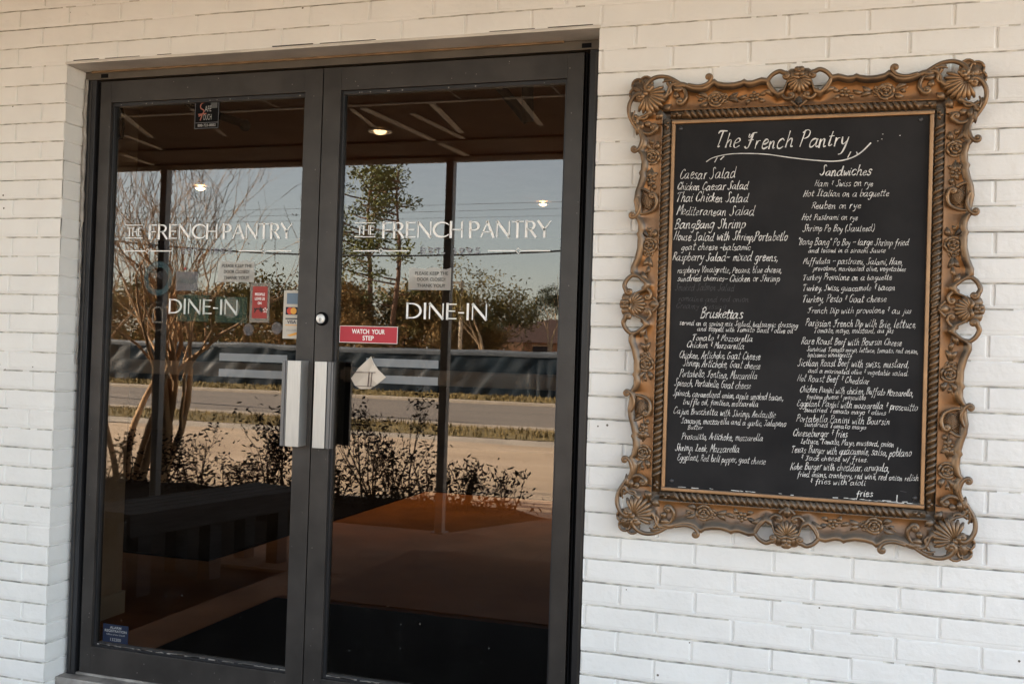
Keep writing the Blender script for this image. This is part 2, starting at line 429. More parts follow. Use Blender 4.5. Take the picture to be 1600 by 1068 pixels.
b = MB()
ZB, ZT = -.14, 2.66
brick_strip(b, 'x', -.9, 0.0, ZB, H_OP, .014, .003)
brick_strip(b, 'x', W_OP, 3.9, ZB, H_OP, .014, .003)
brick_strip(b, 'x', -.9, 3.9, H_OP+.0001, ZT, .014, .003)
for x0, x1 in ((-7, -.9), (3.9, 9), (-18, -7)):
    brick_strip(b, 'x', x0, x1, ZB, ZT, .05, .003)
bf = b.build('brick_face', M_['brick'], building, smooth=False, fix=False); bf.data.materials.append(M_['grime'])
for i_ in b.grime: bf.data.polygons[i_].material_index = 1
b = MB(); brick_strip(b, 'y', 0.0, REV+.02, ZB, H_OP, .01, .05, perp=False)
l_rev = len(b.v)
b.v = [(p[0]-.0008, p[1]+.002, p[2]) for p in b.v]
o_ = b
b2 = MB(); brick_strip(b2, 'y', 0.0, REV+.02, ZB, H_OP, .01, .05, flipn=True, perp=False)
b2.v = [(W_OP+p[0]+.0008, p[1]+.002, p[2]) for p in b2.v]
b.build('brick_reveal', M_['brick'], building, fix=False)
b2.build('brick_reveal', M_['brick'], building, fix=False)
# solid core behind the faces, side and back walls, roof
b = MB()
b.box(-18, .032, ZB, -.032, .23, ZT); b.box(W_OP+.032, .032, ZB, 9, .23, ZT); b.box(-.032, .032, H_OP+.032, W_OP+.032, .23, ZT)
b.build('wall_core', M_['brick'], building)
b = MB(); b.box(-18.2, -.02, ZT+.16, 9.2, 9.2, ZT+.5); b.build('roof', M_['trimm'], building)
# steel lintel: dark slit above, pale painted underside
b = MB()
b.box(-.005, -.003, H_OP-.010, W_OP+.003, REV+.03, H_OP-.001, .0015)
b.build('lintel', M_['lintel'], building)
b = MB()
x = .03
while x < W_OP-.05:
    L_ = random.uniform(.05, .22)
    if random.random() < .6: b.box(x, -.0042, H_OP+.0005, min(x+L_, W_OP-.02), -.002, H_OP+.0016+random.random()*.0016)
    x += L_+random.uniform(.02, .12)
b.build('lintel_gap', M_['near_black'], building)
b = MB(); b.box(.03, REV-.003, H_OP-.0175, W_OP-.13, REV+.02, H_OP-.0105, .002); b.build('wood_shim', M_['wood'], building)
b = MB()
pts = [(.012+.004*random.uniform(-1, 1), REV-.002, z) for z in np.arange(1.1, 2.14, .03)]
b.tube(pts, [.0015+.003*random.random() for _ in pts], 6)
b.tube([(p[0]-.004, p[1]+.002, p[2]) for p in pts[-18:]], [.005+.004*random.random() for _ in pts[-18:]], 6)
b.build('caulk_bead', M_['sillm'], building, smooth=True)
# interior of the dining room
b = MB()
b.box(-6.8, .235, -.01, -6.7, 9, 2.7); b.box(8.7, .235, -.01, 8.8, 9, 2.7); b.box(-6.8, 8.9, -.01, 8.8, 9, 2.7)
b.box(-6.7, .232, 0, -.36, .26, 2.62); b.box(2.3, .232, 0, 8.7, .26, 2.62)
b.build('interior_wall', M_['wallin'], building)
b = MB(); b.box(-6.8, .235, 2.62, 8.8, 9, 2.66); b.build('ceiling', M_['ceilin'], building)
b = MB(); b.box(-.47, .262, 0, -.345, .83, 2.62, .004); b.build('vestibule_wall', M_['tan'], building)
b = MB(); b.box(-.482, .264, .001, -.333, .842, .10, .004); b.build('baseboard', M_['trim_and_streak'], building)
b = MB(); b.box(-6.8, .236, -.14, 8.8, 9, -.001); tag(b.build('interior_floor', M_['orange'], loc=(1, 4, -.001)), kind='structure')
tag(MB.build((lambda q: (q.box(.125, .27, .0002, 1.9, 1.33, .008, .003), q)[1])(MB()), 'floor_mat', M_['rug'], loc=(1, .8, 0)),
    'black floor mat just inside the glass doors', 'mat')
tag(MB.build((lambda q: (q.box(-4, 1.9, .0002, -.63, 5.04, .009), q.box(-6.5, 5.06, .0002, 8.4, 8.8, .009), q)[-1])(MB()), 'rug_and_dark_sheet', M_['rug'], loc=(-2, 3.4, 0)),  # second box: dark sheet added to blacken the far floor
    'large black rug on the orange floor, with an added dark sheet over the far floor', 'rug')

def downlight(name, x, y, z, r, energy, label, cat='lamp', group=None):
    t = empty(name, (x, y, z), label, cat, group)
    q = MB(); q.lathe((x, y, z), [(r*.62, .004), (r*.62, -.004), (r, -.012), (r*1.02, -.006), (r*1.02, .0)], 'z', 28); q.build('trim_ring', M_['alu'], t, True)
    q = MB(); q.ellipsoid((x, y, z-.006), (Vector((r*.55, 0, 0)), Vector((0, r*.55, 0)), Vector((0, 0, r*.28))), 14, 8)
    q.build('bulb', emis('warm_bulb', (1, .72, .38), 2.2 if energy < 12 else 5.0), t, True)
    ld = bpy.data.lights.new('bulb_light', 'SPOT'); ld.energy = energy; ld.color = (1, .70, .40); ld.spot_size = R_(120); ld.spot_blend = .6; ld.shadow_soft_size = .06
    lo = bpy.data.objects.new('bulb_light', ld); S.collection.objects.link(lo); lo.parent = t; lo.location = (0, 0, -.06)
    return t
downlight('ceiling_lamp', .04, 6.05, 2.60, .06, 20, 'small lit ceiling lamp far inside behind the right door', 'lamp', 'dining room ceiling lamps')
downlight('ceiling_lamp', -2.83, 4.85, 2.60, .07, 20, 'lit ceiling lamp inside, seen through the upper left door', 'lamp', 'dining room ceiling lamps')

# ================================================================= DOOR FRAME AND DOORS
frame = empty('storefront_door_frame', (.9525, .11, 0), 'dark bronze aluminium frame set in the white brick opening', 'door frame')
YF = REV+.004
b = MB()
b.box(.012, YF, 0, .048, .20, 2.118, .002)                       # jamb: three fins with shadow grooves
b.box(W_OP-.048, YF, 0, W_OP-.012, .20, 2.118, .002)
b.box(.0005, YF+.03, 0, .0119, .20, 2.14); b.box(W_OP-.0119, YF+.03, 0, W_OP-.0005, .20, 2.14)
b.build('jamb', M_['bronze2'], frame)
b = MB()
for s_ in (0, 1):
    for a, c, y in ((.050, .056, YF+.016), (.058, .063, YF+.01)):
        x0, x1 = (a, c) if s_ == 0 else (W_OP-c, W_OP-a)
        b.box(x0, y, .012, x1, .19, 2.112)
b.build('weather_strip', M_['black'], frame)
b = MB()
for s_ in (0, 1):
    x0, x1 = (.024, .030) if s_ == 0 else (W_OP-.030, W_OP-.024)
    b.box(x0, YF-.003, .01, x1, YF+.001, 2.11, .001)
b.build('jamb_fin', M_['bronze'], frame)
b = MB(); b.box(.0005, YF-.001, 2.119, W_OP-.0005, .20, H_OP-.012, .002); b.build('header', mat('header_bronze', (.085, .07, .055), .5, .2, .2, 8), frame)
b = MB()
for xx in (.068, W_OP-.075): b.box(xx, YF-.0022, 2.124, xx+.03, YF, 2.138)
b.build('header_slot', M_['black'], frame)
b = MB(); b.box(-.0, REV-.035, -.14, W_OP, .235, -.0005, .003); b.box(.012, YF+.006, 0, W_OP-.012, .17, .008, .002)
for q in range(4): b.box(.06, YF+.002+q*.007, .0082, W_OP-.06, YF+.006+q*.007, .011)
b.build('threshold', M_['sillm'], frame)

def arc(c, r, a0, a1, n=10): return [(c[0]+r*math.cos(R_(a0+(a1-a0)*i/n)), c[1]+r*math.sin(R_(a0+(a1-a0)*i/n))) for i in range(n+1)]
TK, TN = .165, .068          # thick and thin strokes of the shop lettering (fractions of cap height)
GL = {   # letter -> (width, [(points, width or (w0,w1))])
 'T': (.66, [([(.33,0),(.33,1)],TK),([(0,.975),(.66,.975)],TN)]),
 'H': (.76, [([(.08,0),(.08,1)],TK),([(.70,0),(.70,1)],TN+.03),([(.08,.5),(.70,.5)],TN)]),
 'E': (.56, [([(.08,0),(.08,1)],TK),([(.08,.975),(.54,.975)],TN),([(.08,.52),(.48,.52)],TN),([(.08,.025),(.56,.025)],TN)]),
 'F': (.52, [([(.08,0),(.08,1)],TK),([(.08,.975),(.54,.975)],TN),([(.08,.50),(.46,.50)],TN)]),
 'R': (.64, [([(.08,0),(.08,1)],TK),([(.08,.975),(.28,.975)]+arc((.30,.735),.24,90,-90,10)+[(.08,.495)],'bowl'),([(.30,.49),(.62,0)],TK*.9)]),
 'N': (.82, [([(.06,0),(.06,1)],TN+.01),([(.06,1),(.76,0)],TK),([(.77,0),(.77,1)],TN+.01)]),
 'C': (.80, [(arc((.50,.5),.475,42,318,22),'cee')]),
 'P': (.60, [([(.08,0),(.08,1)],TK),([(.08,.975),(.28,.975)]+arc((.30,.715),.26,90,-90,10)+[(.08,.455)],'bowl')]),
 'A': (.80, [([(.03,0),(.39,1)],TN+.02),([(.38,1),(.76,0)],TK),([(.15,.34),(.62,.34)],TN)]),
 'Y': (.74, [([(.02,1),(.36,.47)],TK),([(.73,1),(.37,.47)],TN),([(.37,0),(.37,.48)],TK*.9)]),
 'D': (.84, [([(.08,0),(.08,1)],TK*.9),([(.08,.975),(.30,.975)]+arc((.32,.5),.475,90,-90,16)+[(.08,.025)],'bowl')]),
 'I': (.18, [([(.09,0),(.09,1)],TK*.95)]),
 '-': (.30, [([(.02,.42),(.28,.42)],.085)]),
 'S': (.52, [(smooth_pts([(.46,.86),(.30,.97),(.10,.86),(.12,.66),(.36,.46),(.46,.24),(.30,.03),(.06,.10)],4),.10)]),
 '1': (.36, [([(.05,.84),(.20,1),(.20,0)],.10)]),
 '9': (.56, [(arc((.28,.70),.24,0,360,18),.10),([(.52,.70),(.44,.30),(.16,.0)],.10)]),
 '5': (.54, [([(.46,.96),(.14,.96),(.10,.55),(.28,.62),(.46,.46),(.48,.26),(.32,.05),(.06,.08)],.10)]),
 '.': (.16, [([(.04,.05),(.12,.05)],.10)]), ' ': (.34, []),
}
def shop_text(mb, s, x0, x1, z, h, y, gap=.10, mono=None):
    tot = sum(GL[c][0] for c in s)+gap*(len(s)-1); k = (x1-x0)/tot; x = x0
    for c in s:
        wd, st = GL[c]
        for P, t in st:
            n = len(P)
            if t == 'bowl':
                xs = [p[0] for p in P]; mx = max(xs)
                t = [TN+(TK-TN)*max(0, (p[0]-.3)/(mx-.3)) for p in P]
            elif t == 'cee': t = [TN+(TK*1.05-TN)*max(0, math.sin(math.pi*i/(n-1)))**1.5 for i in range(n)]
            else: t = [t]*n
            if mono: t = [mono]*n
            ribbon(mb, [(x+p[0]*k, z+p[1]*h) for p in P], [q*h for q in t], y)
        x += (wd+gap)*k

def make_door(xa, xb, hinge_left, label):
    """xa..xb door leaf in x; z .012...2.112"""
    t = empty('glass_door', ((xa+xb)/2, .118, .012), label, 'door', 'pair of glass entrance doors')
    z0, z1 = .012, 2.112; st = .062; YD = .097; YB = .142
    lst, rst = (.045, .064) if hinge_left else (.064, .052)
    b = MB()
    b.box(xa, YD, z0, xa+lst, YB, z1, .0015); b.box(xb-rst, YD, z0, xb, YB, z1, .0015)
    b.box(xa+lst, YD+.0006, 2.036, xb-rst, YB-.001, z1-.0005, .001); b.box(xa+lst, YD+.0006, z0, xb-rst, YB-.001, .106, .001)
    b.build('frame', M_['bronze'], t)
    gx0, gx1, gz0, gz1 = xa+lst, xb-rst, .106, 2.036
    b = MB(); e = .012
    b.box(gx0, YD+.012, gz1-e, gx1, YB-.012, gz1, .001); b.box(gx0, YD+.012, gz0, gx1, YB-.012, gz0+e, .001)
    b.box(gx0, YD+.012, gz0+e, gx0+.008, YB-.012, gz1-e, .001); b.box(gx1-.008, YD+.012, gz0+e, gx1, YB-.012, gz1-e, .001)
    b.build('glazing_bead', M_['bronze2'], t)
    b = MB(); b.box(gx0+.004, .1205, gz0+.006, gx1-.004, .1245, gz1-.006); b.build('glass', M_['glass'], t)
    # dust caught along the bottom bead and dried paint specks along the top one
    b = MB()
    for k in range(60):
        xx = random.uniform(gx0+.01, gx1-.02); L_ = random.uniform(.004, .04)
        b.box(xx, YD+.0085, gz0+e-.004, xx+L_, YD+.0119, gz0+e-.003+random.random()*.003)
    for k in range(9):
        xx = random.uniform(gx0+.02, gx1-.02); r = random.uniform(.001, .0022)
        b.box(xx, YD+.0105, gz1-e+.003, xx+2*r, YD+.0122, gz1-e+.003+2*r)
    for k in range(34):
        sd_ = random.random(); r = random.uniform(.0006, .0014)
        if sd_ < .5: xx = random.choice((random.uniform(xa+.004, xa+lst-.004), random.uniform(xb-rst+.004, xb-.004))); zz = random.uniform(.05, 2.08)
        else: xx = random.uniform(xa+.01, xb-.01); zz = random.choice((random.uniform(.02, .1), random.uniform(2.045, 2.1)))
        b.box(xx, YD-.0004, zz, xx+r*1.4, YD+.0008, zz+r*2)
    b.build('dust', M_['sillm'], t)
    # interior panic bar and closer
    b = MB(); b.box(gx0+.004, .175, 1.075, gx1-.004, .205, 1.125, .004); b.box(gx0+.01, .142, 1.085, gx0+.05, .18, 1.115); b.box(gx1-.05, .142, 1.085, gx1-.01, .18, 1.115)
    b.build('push_bar', M_['post'], t)
    b = MB()
    if hinge_left:
        b.tube([(.347, .2, 2.055), (.40, .22, 2.03), (.50, .34, 2.00)], .014, 8); b.ellipsoid((.502, .345, 1.996), (Vector((.022, 0, 0)), Vector((0, .022, 0)), Vector((0, 0, .022))))
    else:
        b.tube([(1.50, .16, 2.09), (1.53, .2, 2.055), (1.626, .22, 1.94)], .017, 8); b.tube([(1.632, .18, 2.10), (1.627, .22, 1.935)], .02, 8)
    b.build('door_closer', M_['closer'], t, True)
    # lettering on the face of the glass
    dx = 0 if hinge_left else .901; YL = .1200
    b = MB()
    shop_text(b, 'FRENCH', .272+dx, .553+dx, 1.552, .049, YL); shop_text(b, 'PANTRY', .573+dx, .842+dx, 1.552, .049, YL)
    shop_text(b, 'THE', .182+dx, .243+dx, 1.5625, .028, YL)
    for z in (1.5545, 1.6005): ribbon(b, [(.174+dx, z), (.247+dx, z)], .0028, YL)
    for a, c, e in ((.172, .369, .270), (.64, .841, .739)):
        ribbon(b, [(a+dx, 1.5085), (e-.008+dx, 1.5085)], .0036, YL); ribbon(b, [(e+.008+dx, 1.5085), (c+dx, 1.5085)], .0036, YL)
        d = .0085; ribbon(b, [(e-d+dx, 1.5085), (e+dx, 1.5085+d), (e+d+dx, 1.5085), (e+dx, 1.5085-d), (e-d+dx, 1.5085)], .0024, YL)
    shop_text(b, 'DINE-IN', .365+dx, .643+dx, 1.2915, .048, YL)
    b.build('shop_lettering', M_['vinyl'], t, fix=False)
    b = MB(); shop_text(b, 'EST. 1995', .408+dx, .612+dx, 1.500, .017, YL, gap=.22, mono=.24); b.build('year_lettering', M_['greyvinyl'], t, fix=False)
    # two frosted strips
    bx0, bx1 = (.578, .84) if hinge_left else (1.132, 1.385)
    b = MB(); flat(b, bx0, 1.132, bx1, 1.158, YL); flat(b, bx0, 1.078, bx1, 1.104, YL); b.build('frosted_strip', M_['frost'], t, fix=False)
    # pull handle: folded aluminium channel standing off the stile
    zb, zt = .862, 1.142
    b = MB()
    if hinge_left: b.box(.886, .046, zb, .934, .050, zt, .001); b.box(.930, .0502, zb+.0005, .934, .097, zt-.0005)
    else: b.box(.985, .046, zb, 1.028, .050, zt, .001); b.box(.985, .0502, zb+.0005, .989, .097, zt-.0005)
    h = b.build('pull_handle', M_['alu'], t)
    b = MB()
    if hinge_left: e_ = (.864, .884)
    else: e_ = (1.030, 1.050)
    for q in range(3):
        w_ = (e_[1]-e_[0])/3; b.box(e_[0]+q*w_, .050-.002*(q % 2), zb, e_[0]+(q+1)*w_-.001, .058, zt, .0006)
    b.box(e_[0], .0582, zb, e_[1], .066, zt)
    b.build('grooved_lip', M_['aludark'], h)
    return t
door1 = make_door(.066, .9505, True, 'left glass door, carrying several faded stickers and small notices')
door2 = make_door(.9545, 1.838, False, 'right glass door with the round keyhole lock and red step sign')
b = MB()
b.lathe((.978, .097, 1.282), [(.0225, 0), (.0225, -.004), (.019, -.009)], 'y', 28); lk = b.build('lock', M_['black'], door2, True)
b = MB(); b.lathe((.978, .088, 1.282), [(.0155, .001), (.0155, -.003), (.013, -.0045)], 'y', 28); b.build('lock_face', M_['lockm'], lk, True)
b = MB(); b.lathe((.978, .0836, 1.279), [(.0062, 0), (.0056, -.0008)], 'y', 20); b.build('keyway', M_['alu'], lk); b = MB(); b.box(.9772, .0821, 1.273, .9788, .0827, 1.284); b.build('key_slot', M_['black'], lk)

# ---------------------------------------------------------------- signs and stickers on the panes
def sticker(name, label, cat, x0, z0, x1, z1, y, m, group=None):
    t = empty(name, ((x0+x1)/2, y, z0), label, cat, group)
    b = MB(); b.box(x0, y-.0005, z0, x1, y, z1); b.build('backing', m, t)
    return t
YO, YI = .1202, .1203       # outer and inner face of the glass
t = sticker('step_sign', 'red warning sign with white capital letters on the right door', 'sign', 1.032, 1.207, 1.240, 1.262, YO, M_['vinyl'])
b = MB(); flat(b, 1.0335, 1.2085, 1.2385, 1.2605, YO-.0008); b.build('red_panel', M_['red'], t, fix=False)
b = MB(); textmesh(b, 'WATCH  YOUR', 1.136, 1.2372, .0145, YO-.0012, width=.118, bold=.022); textmesh(b, 'STEP', 1.136, 1.2160, .0145, YO-.0012, width=.040, bold=.022); b.build('words', M_['vinyl'], t, fix=False)

def paper_note(x0, z0, x1, z1, tilt, label):
    t = empty('paper_notice', ((x0+x1)/2, YI, z0), label, 'notice', 'door closing notices')
    b = MB(); n = 8; V = []; F = []
    for i in range(n+1):
        for j in range(2):
            u = i/n; V.append((x0+(x1-x0)*u+(tilt if j else 0)*(1-u), YI-.0004+.0003*math.sin(u*9), z0+(z1-z0)*j+(random.uniform(-.003, .003) if j else 0)))
    F = [(2*i, 2*i+2, 2*i+3, 2*i+1) for i in range(n)]
    b.add(V, F); b.build('sheet', M_['paper'], t, fix=False)
    b = MB(); c = (x0+x1)/2+.006; h = (z1-z0)
    for s, f in (('PLEASE KEEP THE', .70), ('DOOR CLOSED!', .42), ('THANK YOU!!', .13)): textmesh(b, s, c, z0+f*h, h*.15, YI-.0012, width=(x1-x0)*(.78 if f > .6 else .66), bold=.01)
    b.build('words', M_['ink'], t, fix=False)
paper_note(.553, 1.402, .703, 1.474, .016, 'small white paper notice taped beside the red review sticker')
paper_note(1.272, 1.383, 1.418, 1.452, 0, 'small white paper notice above the dine-in lettering of the right door')

t = sticker('review_sticker', 'tall red review sticker with pale border on the left door', 'sticker', .690, 1.266, .766, 1.400, YI, M_['palest'])
b = MB(); flat(b, .700, 1.280, .757, 1.388, YI-.001); b.build('red_panel', M_['yred'], t, fix=False)
b = MB()
for s, z in (('PEOPLE', 1.357), ('LOVE US', 1.342), ('ON', 1.327)): textmesh(b, s, .7285, z, .0085, YI-.0016, width=.038 if s != 'ON' else .014, bold=.02)
b.build('words', M_['vinyl'], t, fix=False)
b = MB(); textmesh(b, 'yelp', .727, 1.3045, .0145, YI-.0018, width=.040, bold=.05); b.build('brand_word', M_['ink'], t, fix=False)
b = MB()
for k in range(5):
    a = R_(90+72*k); c = (.751, 1.3075)
    b.add([(c[0]+.002*math.cos(a), YI-.0019, c[1]+.002*math.sin(a)), (c[0]+.009*math.cos(a-.3), YI-.0019, c[1]+.009*math.sin(a-.3)), (c[0]+.009*math.cos(a+.3), YI-.0019, c[1]+.009*math.sin(a+.3))], [(0, 1, 2)])
b.build('burst', M_['vinyl'], t, fix=False)

t = sticker('card_sticker', 'narrow strip of payment card logos beside the left door handle', 'sticker', .820, 1.214, .8835, 1.376, YI, M_['card'])
b = MB(); flat(b, .832, 1.330, .874, 1.367, YI-.001); b.build('blue_card', M_['cardb'], t, fix=False)
b = MB(); flat(b, .829, 1.294, .876, 1.320, YI-.001); b.build('card_panel', M_['navy'], t, fix=False)
b = MB(); b.add([(p[0], YI-.0015, p[1]) for p in arc((.845, 1.307), .0115, 0, 345, 20)], [tuple(range(21))]); b.build('red_disc', M_['cardr'], t, fix=False)
b = MB(); b.add([(p[0], YI-.0018, p[1]) for p in arc((.859, 1.307), .0115, 0, 345, 20)], [tuple(range(21))]); b.build('orange_disc', M_['cardo'], t, fix=False)
b = MB(); flat(b, .829, 1.279, .876, 1.283, YI-.001); textmesh(b, 'VISA', .8525, 1.265, .0105, YI-.001, width=.034, bold=.02); b.build('card_words', M_['navy'], t, fix=False)
b = MB(); flat(b, .829, 1.258, .876, 1.2605, YI-.001); b.add([(.835, YI-.001, 1.225), (.876, YI-.001, 1.237), (.876, YI-.001, 1.228), (.85, YI-.001, 1.222)], [(0, 3, 2, 1)]); b.build('card_stripe', M_['cardo'], t, fix=False)
b = MB(); textmesh(b, 'DISCOVER', .8525, 1.239, .0065, YI-.001, width=.038); b.build('card_word', M_['greyvinyl'], t, fix=False)

b = MB(); cx, cz = .318, 1.412
V = []; F = []
for i in range(40):
    a = 2*math.pi*i/40
    for r in (.040, .060): V.append((cx+r*math.cos(a), YI, cz+r*math.sin(a)))
for i in range(40): j = (i+1) % 40; F.append((2*i, 2*i+1, 2*j+1, 2*j))
t = empty('travel_sticker', (cx, YI, cz-.06), 'faded round teal ring sticker on the left door', 'sticker')
b.add(V, F); b.build('ring', M_['teal'], t, fix=False)
b = MB()
for q in (-.016, .010):
    for r in (.0115, .005): ribbon(b, arc((cx+q, cz+.012), r, 0, 360, 18), .0022, YI-.0005)
b.build('eye_rings', M_['greyst'], t, fix=False)
t = sticker('award_sticker', 'small faded green and grey square sticker right of the round ring', 'sticker', .392, 1.370, .480, 1.436, YI, M_['greyst'])
b = MB(); flat(b, .398, 1.394, .476, 1.412, YI-.001); b.build('green_band', M_['greenst'], t, fix=False)
b = MB(); b.add([(p[0], YI-.001, p[1]) for p in arc((.428, 1.447), .005, 0, 340, 12)], [tuple(range(13))]); b.build('red_dot', M_['yred'], t, fix=False)
t = sticker('window_decal', 'faded greenish square decal behind the dine-in lettering, left one', 'sticker', .400, 1.264, .528, 1.356, YI, M_['greenst'])
t = sticker('window_decal', 'faded green square decal with a pale disc behind the dine-in lettering', 'sticker', .555, 1.262, .680, 1.351, YI, M_['greenst'])
b = MB(); b.add([(p[0], YI-.00015, p[1]) for p in arc((.616, 1.315), .036, 0, 350, 28)], [tuple(range(29))]); b.build('pale_disc', M_['palest'], t, fix=False)
t = empty('arch_sticker', (.322, YI, 1.23), 'faint arch shaped outline sticker low on the left door', 'sticker')
b = MB(); ribbon(b, [(.302, 1.258)]+arc((.322, 1.292), .020, 180, 0, 12)+[(.342, 1.258), (.302, 1.258)], .005, YI); ribbon(b, [(.319+.041*math.cos(a), 1.279+.050*math.sin(a)) for a in np.linspace(0, 6.283, 30)], .0012, YI)
b.build('outline', M_['palest'], t, fix=False)
for xx, zz, lb in ((.688, 1.241, 'grey oval decal below the red review sticker'), (.797, 1.248, 'grey oval decal left of the card logo strip')):
    b = MB(); b.add([(xx+.020*math.cos(a), YI, zz+.021*math.sin(a)) for a in np.linspace(0, 6.1, 24)], [tuple(range(24))])
    tag(b.build('oval_decal', M_['greyst'], loc=(xx, YI, zz), fix=False), lb, 'sticker', 'grey oval decals')
t = empty('mirrored_sticker', (.288, YI, 1.52), 'dark backwards word left on the glass below the shop name', 'sticker')
b = MB(); textmesh(b, 'yelp', .288, 1.523, .0135, YI, width=.036, bold=.03); b.build('word', M_['ink'], t, fix=False)
t = sticker('security_sticker', 'black security sticker at the top of the left door', 'sticker', .443, 1.932, .543, 2.040, YO, M_['blackst'])
b = MB(); ribbon(b, [(.446, 1.935), (.540, 1.935), (.540, 2.037), (.446, 2.037), (.446, 1.935)], .0012, YO-.0008); flat(b, .448, 1.954, .538, 1.955, YO-.0008); b.build('border', M_['greyvinyl'], t, fix=False)
b = MB(); textmesh(b, 'AFE', .498, 1.993, .020, YO-.0009, width=.026); textmesh(b, 'OUCH', .496, 1.964, .020, YO-.0009, width=.034); textmesh(b, '888-723-8882', .494, 1.941, .009, YO-.0009, width=.072, bold=.015); b.build('words', M_['silver'], t, fix=False)
b = MB(); ribbon(b, smooth_pts([(.487, 2.028), (.470, 2.020), (.468, 2.006), (.482, 1.996), (.474, 1.984), (.462, 1.978)], 4), .004, YO-.0010); ribbon(b, [(.460, 1.984), (.490, 1.986)], .004, YO-.0010); ribbon(b, [(.476, 1.986), (.468, 1.964)], .004, YO-.0010); b.build('red_letters', M_['pinkst'], t, fix=False)
b = MB(); flat(b, .508, 2.004, .534, 2.030, YO-.0008); b.build('emblem', mat('dim_emblem', (.07, .07, .07), .5), t, fix=False)
t = sticker('alarm_sticker', 'small navy alarm registration sticker at the bottom of the left door', 'sticker', .142, .122, .249, .186, YO, M_['navy'])
b = MB(); textmesh(b, 'ALARM', .196, .171, .0085, YO-.0009, width=.048, bold=.02); textmesh(b, 'REGISTRATION', .196, .159, .0085, YO-.0009, width=.092, bold=.02)
textmesh(b, 'Office of the Sheriff', .196, .148, .0055, YO-.0009, width=.078); textmesh(b, '132200', .196, .128, .0105, YO-.0009, width=.044); b.build('words', M_['silver'], t, fix=False)
# peeling beige decal in front of the frosted strips
t = empty('peeling_decal', (1.14, YO, 1.09), 'crumpled beige decal peeling off the glass under the red sign', 'sticker')
P = [(1.080, 1.090), (1.108, 1.124), (1.138, 1.154), (1.150, 1.164), (1.160, 1.148), (1.176, 1.122), (1.205, 1.098), (1.178, 1.074), (1.150, 1.058), (1.116, 1.056), (1.096, 1.068)]
b = MB(); b.add([(1.145, YO-.012, 1.104)]+[(p[0], YO-.0015-.006*(i % 3 == 1), p[1]) for i, p in enumerate(P)], [(0, i+1, (i+1) % len(P)+1) for i in range(len(P))]); b.build('sheet', M_['beige'], t)
b = MB(); b.add([(1.150, YO-.004, 1.164), (1.154, YO-.012, 1.160), (1.168, YO-.010, 1.130), (1.163, YO-.004, 1.140)], [(0, 1, 2, 3)]); b.build('curled_edge', M_['vinyl'], t)
b = MB(); ribbon(b, [(1.090, 1.110), (1.172, 1.112)], .0022, YO-.0135); ribbon(b, [(1.104, 1.066), (1.166, 1.066)], .0018, YO-.0105); ribbon(b, [(1.150, 1.112), (1.147, 1.066)], .004, YO-.0130); ribbon(b, [(1.160, 1.112), (1.157, 1.068)], .003, YO-.0128); b.build('printed_lines', mat('brown_lines', (.10, .06, .05), .6), t, fix=False)
b = MB(); b.box(.074, .17, 1.94, .080, .21, 2.07)
b = MB(); b.tube([(.056, .2, 2.075), (.060, .2, 1.97), (.067, .2, 1.93), (.078, .2, 1.93), (.084, .2, 1.97), (.076, .2, 2.03), (.066, .2, 2.07)], .0055, 8)
tag(b.build('hanging_cord', M_['closer'], loc=(.07, .2, 2.07), smooth=True), 'black looped cord hanging inside the top left corner', 'cord')
# ================================================================= THE MENU BOARD
MC = (2.475, 1.338); MY = -.030; HW, HH = .3355, .514     # centre, chalkboard plane, half sizes
menu = empty('menu_board', (MC[0], 0, MC[1]-.64), 'chalkboard menu in an ornate gilt frame on the white brick wall', 'menu board')
def W3(u, v, w): return Vector((MC[0]+u, MY-w, MC[1]+v))
def side_map(side, t, d):
    """t along the side, d outward from the chalkboard edge"""
    if side == 't': return (t, HH+d)
    if side == 'b': return (-t, -HH-d)
    if side == 'l': return (-HW-d, t)
    return (HW+d, -t)
TOPC = [(0, .118), (.030, .112), (.040, .082), (.056, .074), (.070, .090), (.082, .112), (.100, .1155), (.125, .108), (.138, .1085), (.1465, .1135), (.155, .109), (.175, .105), (.200, .106), (.218, .110), (.228, .118), (.236, .113), (.246, .104), (.262, .100), (.280, .101), (.296, .106), (.310, .112), (.330, .116)]
SIDEC = [(0, .112), (.030, .106), (.042, .080), (.058, .072), (.074, .090), (.088, .112), (.105, .112), (.130, .102), (.160, .095), (.190, .0945), (.200, .0985), (.208, .094), (.225, .094), (.240, .100), (.250, .110), (.258, .104), (.272, .105), (.295, .109), (.320, .106), (.345, .098), (.365, .0935), (.374, .097), (.382, .092), (.405, .090), (.425, .095), (.436, .104), (.444, .096), (.460, .094), (.478, .098), (.495, .106), (.512, .112)]
def outline(seg, side): return [side_map(side, t, d) for t, d in seg]
def full_side(C, side):
    neg = [(-t, d) for t, d in C[::-1]]; return outline(neg[:-1]+C, side)
# corner of the body (local du, dv outward from the chalkboard corner), bites where the piercings are
CORN = [(-.004, .118), (.010, .116), (.020, .104), (.026, .086), (.036, .078), (.052, .082), (.062, .088), (.080, .094), (.096, .100), (.104, .104), (.100, .096), (.094, .080), (.088, .062), (.082, .052), (.078, .036), (.086, .026), (.104, .020), (.116, .010), (.118, -.004)]
def corner(sx, sy, rev=False):
    P = [(sx*(HW+a), sy*(HH+c)) for a, c in CORN]
    return P[::-1] if rev else P
contour = full_side(TOPC, 't')+corner(1, 1)+full_side(SIDEC, 'r')+corner(1, -1, True)+full_side(TOPC, 'b')+corner(-1, -1)+full_side(SIDEC, 'l')+corner(-1, 1, True)
C_ = []
for i in range(len(contour)):
    a = np.array(contour[i]); c = np.array(contour[(i+1) % len(contour)]); n = max(1, int(np.linalg.norm(c-a)/.006))
    for k in range(n): C_.append(a+(c-a)*k/n)
b = MB(); V = []; F = []
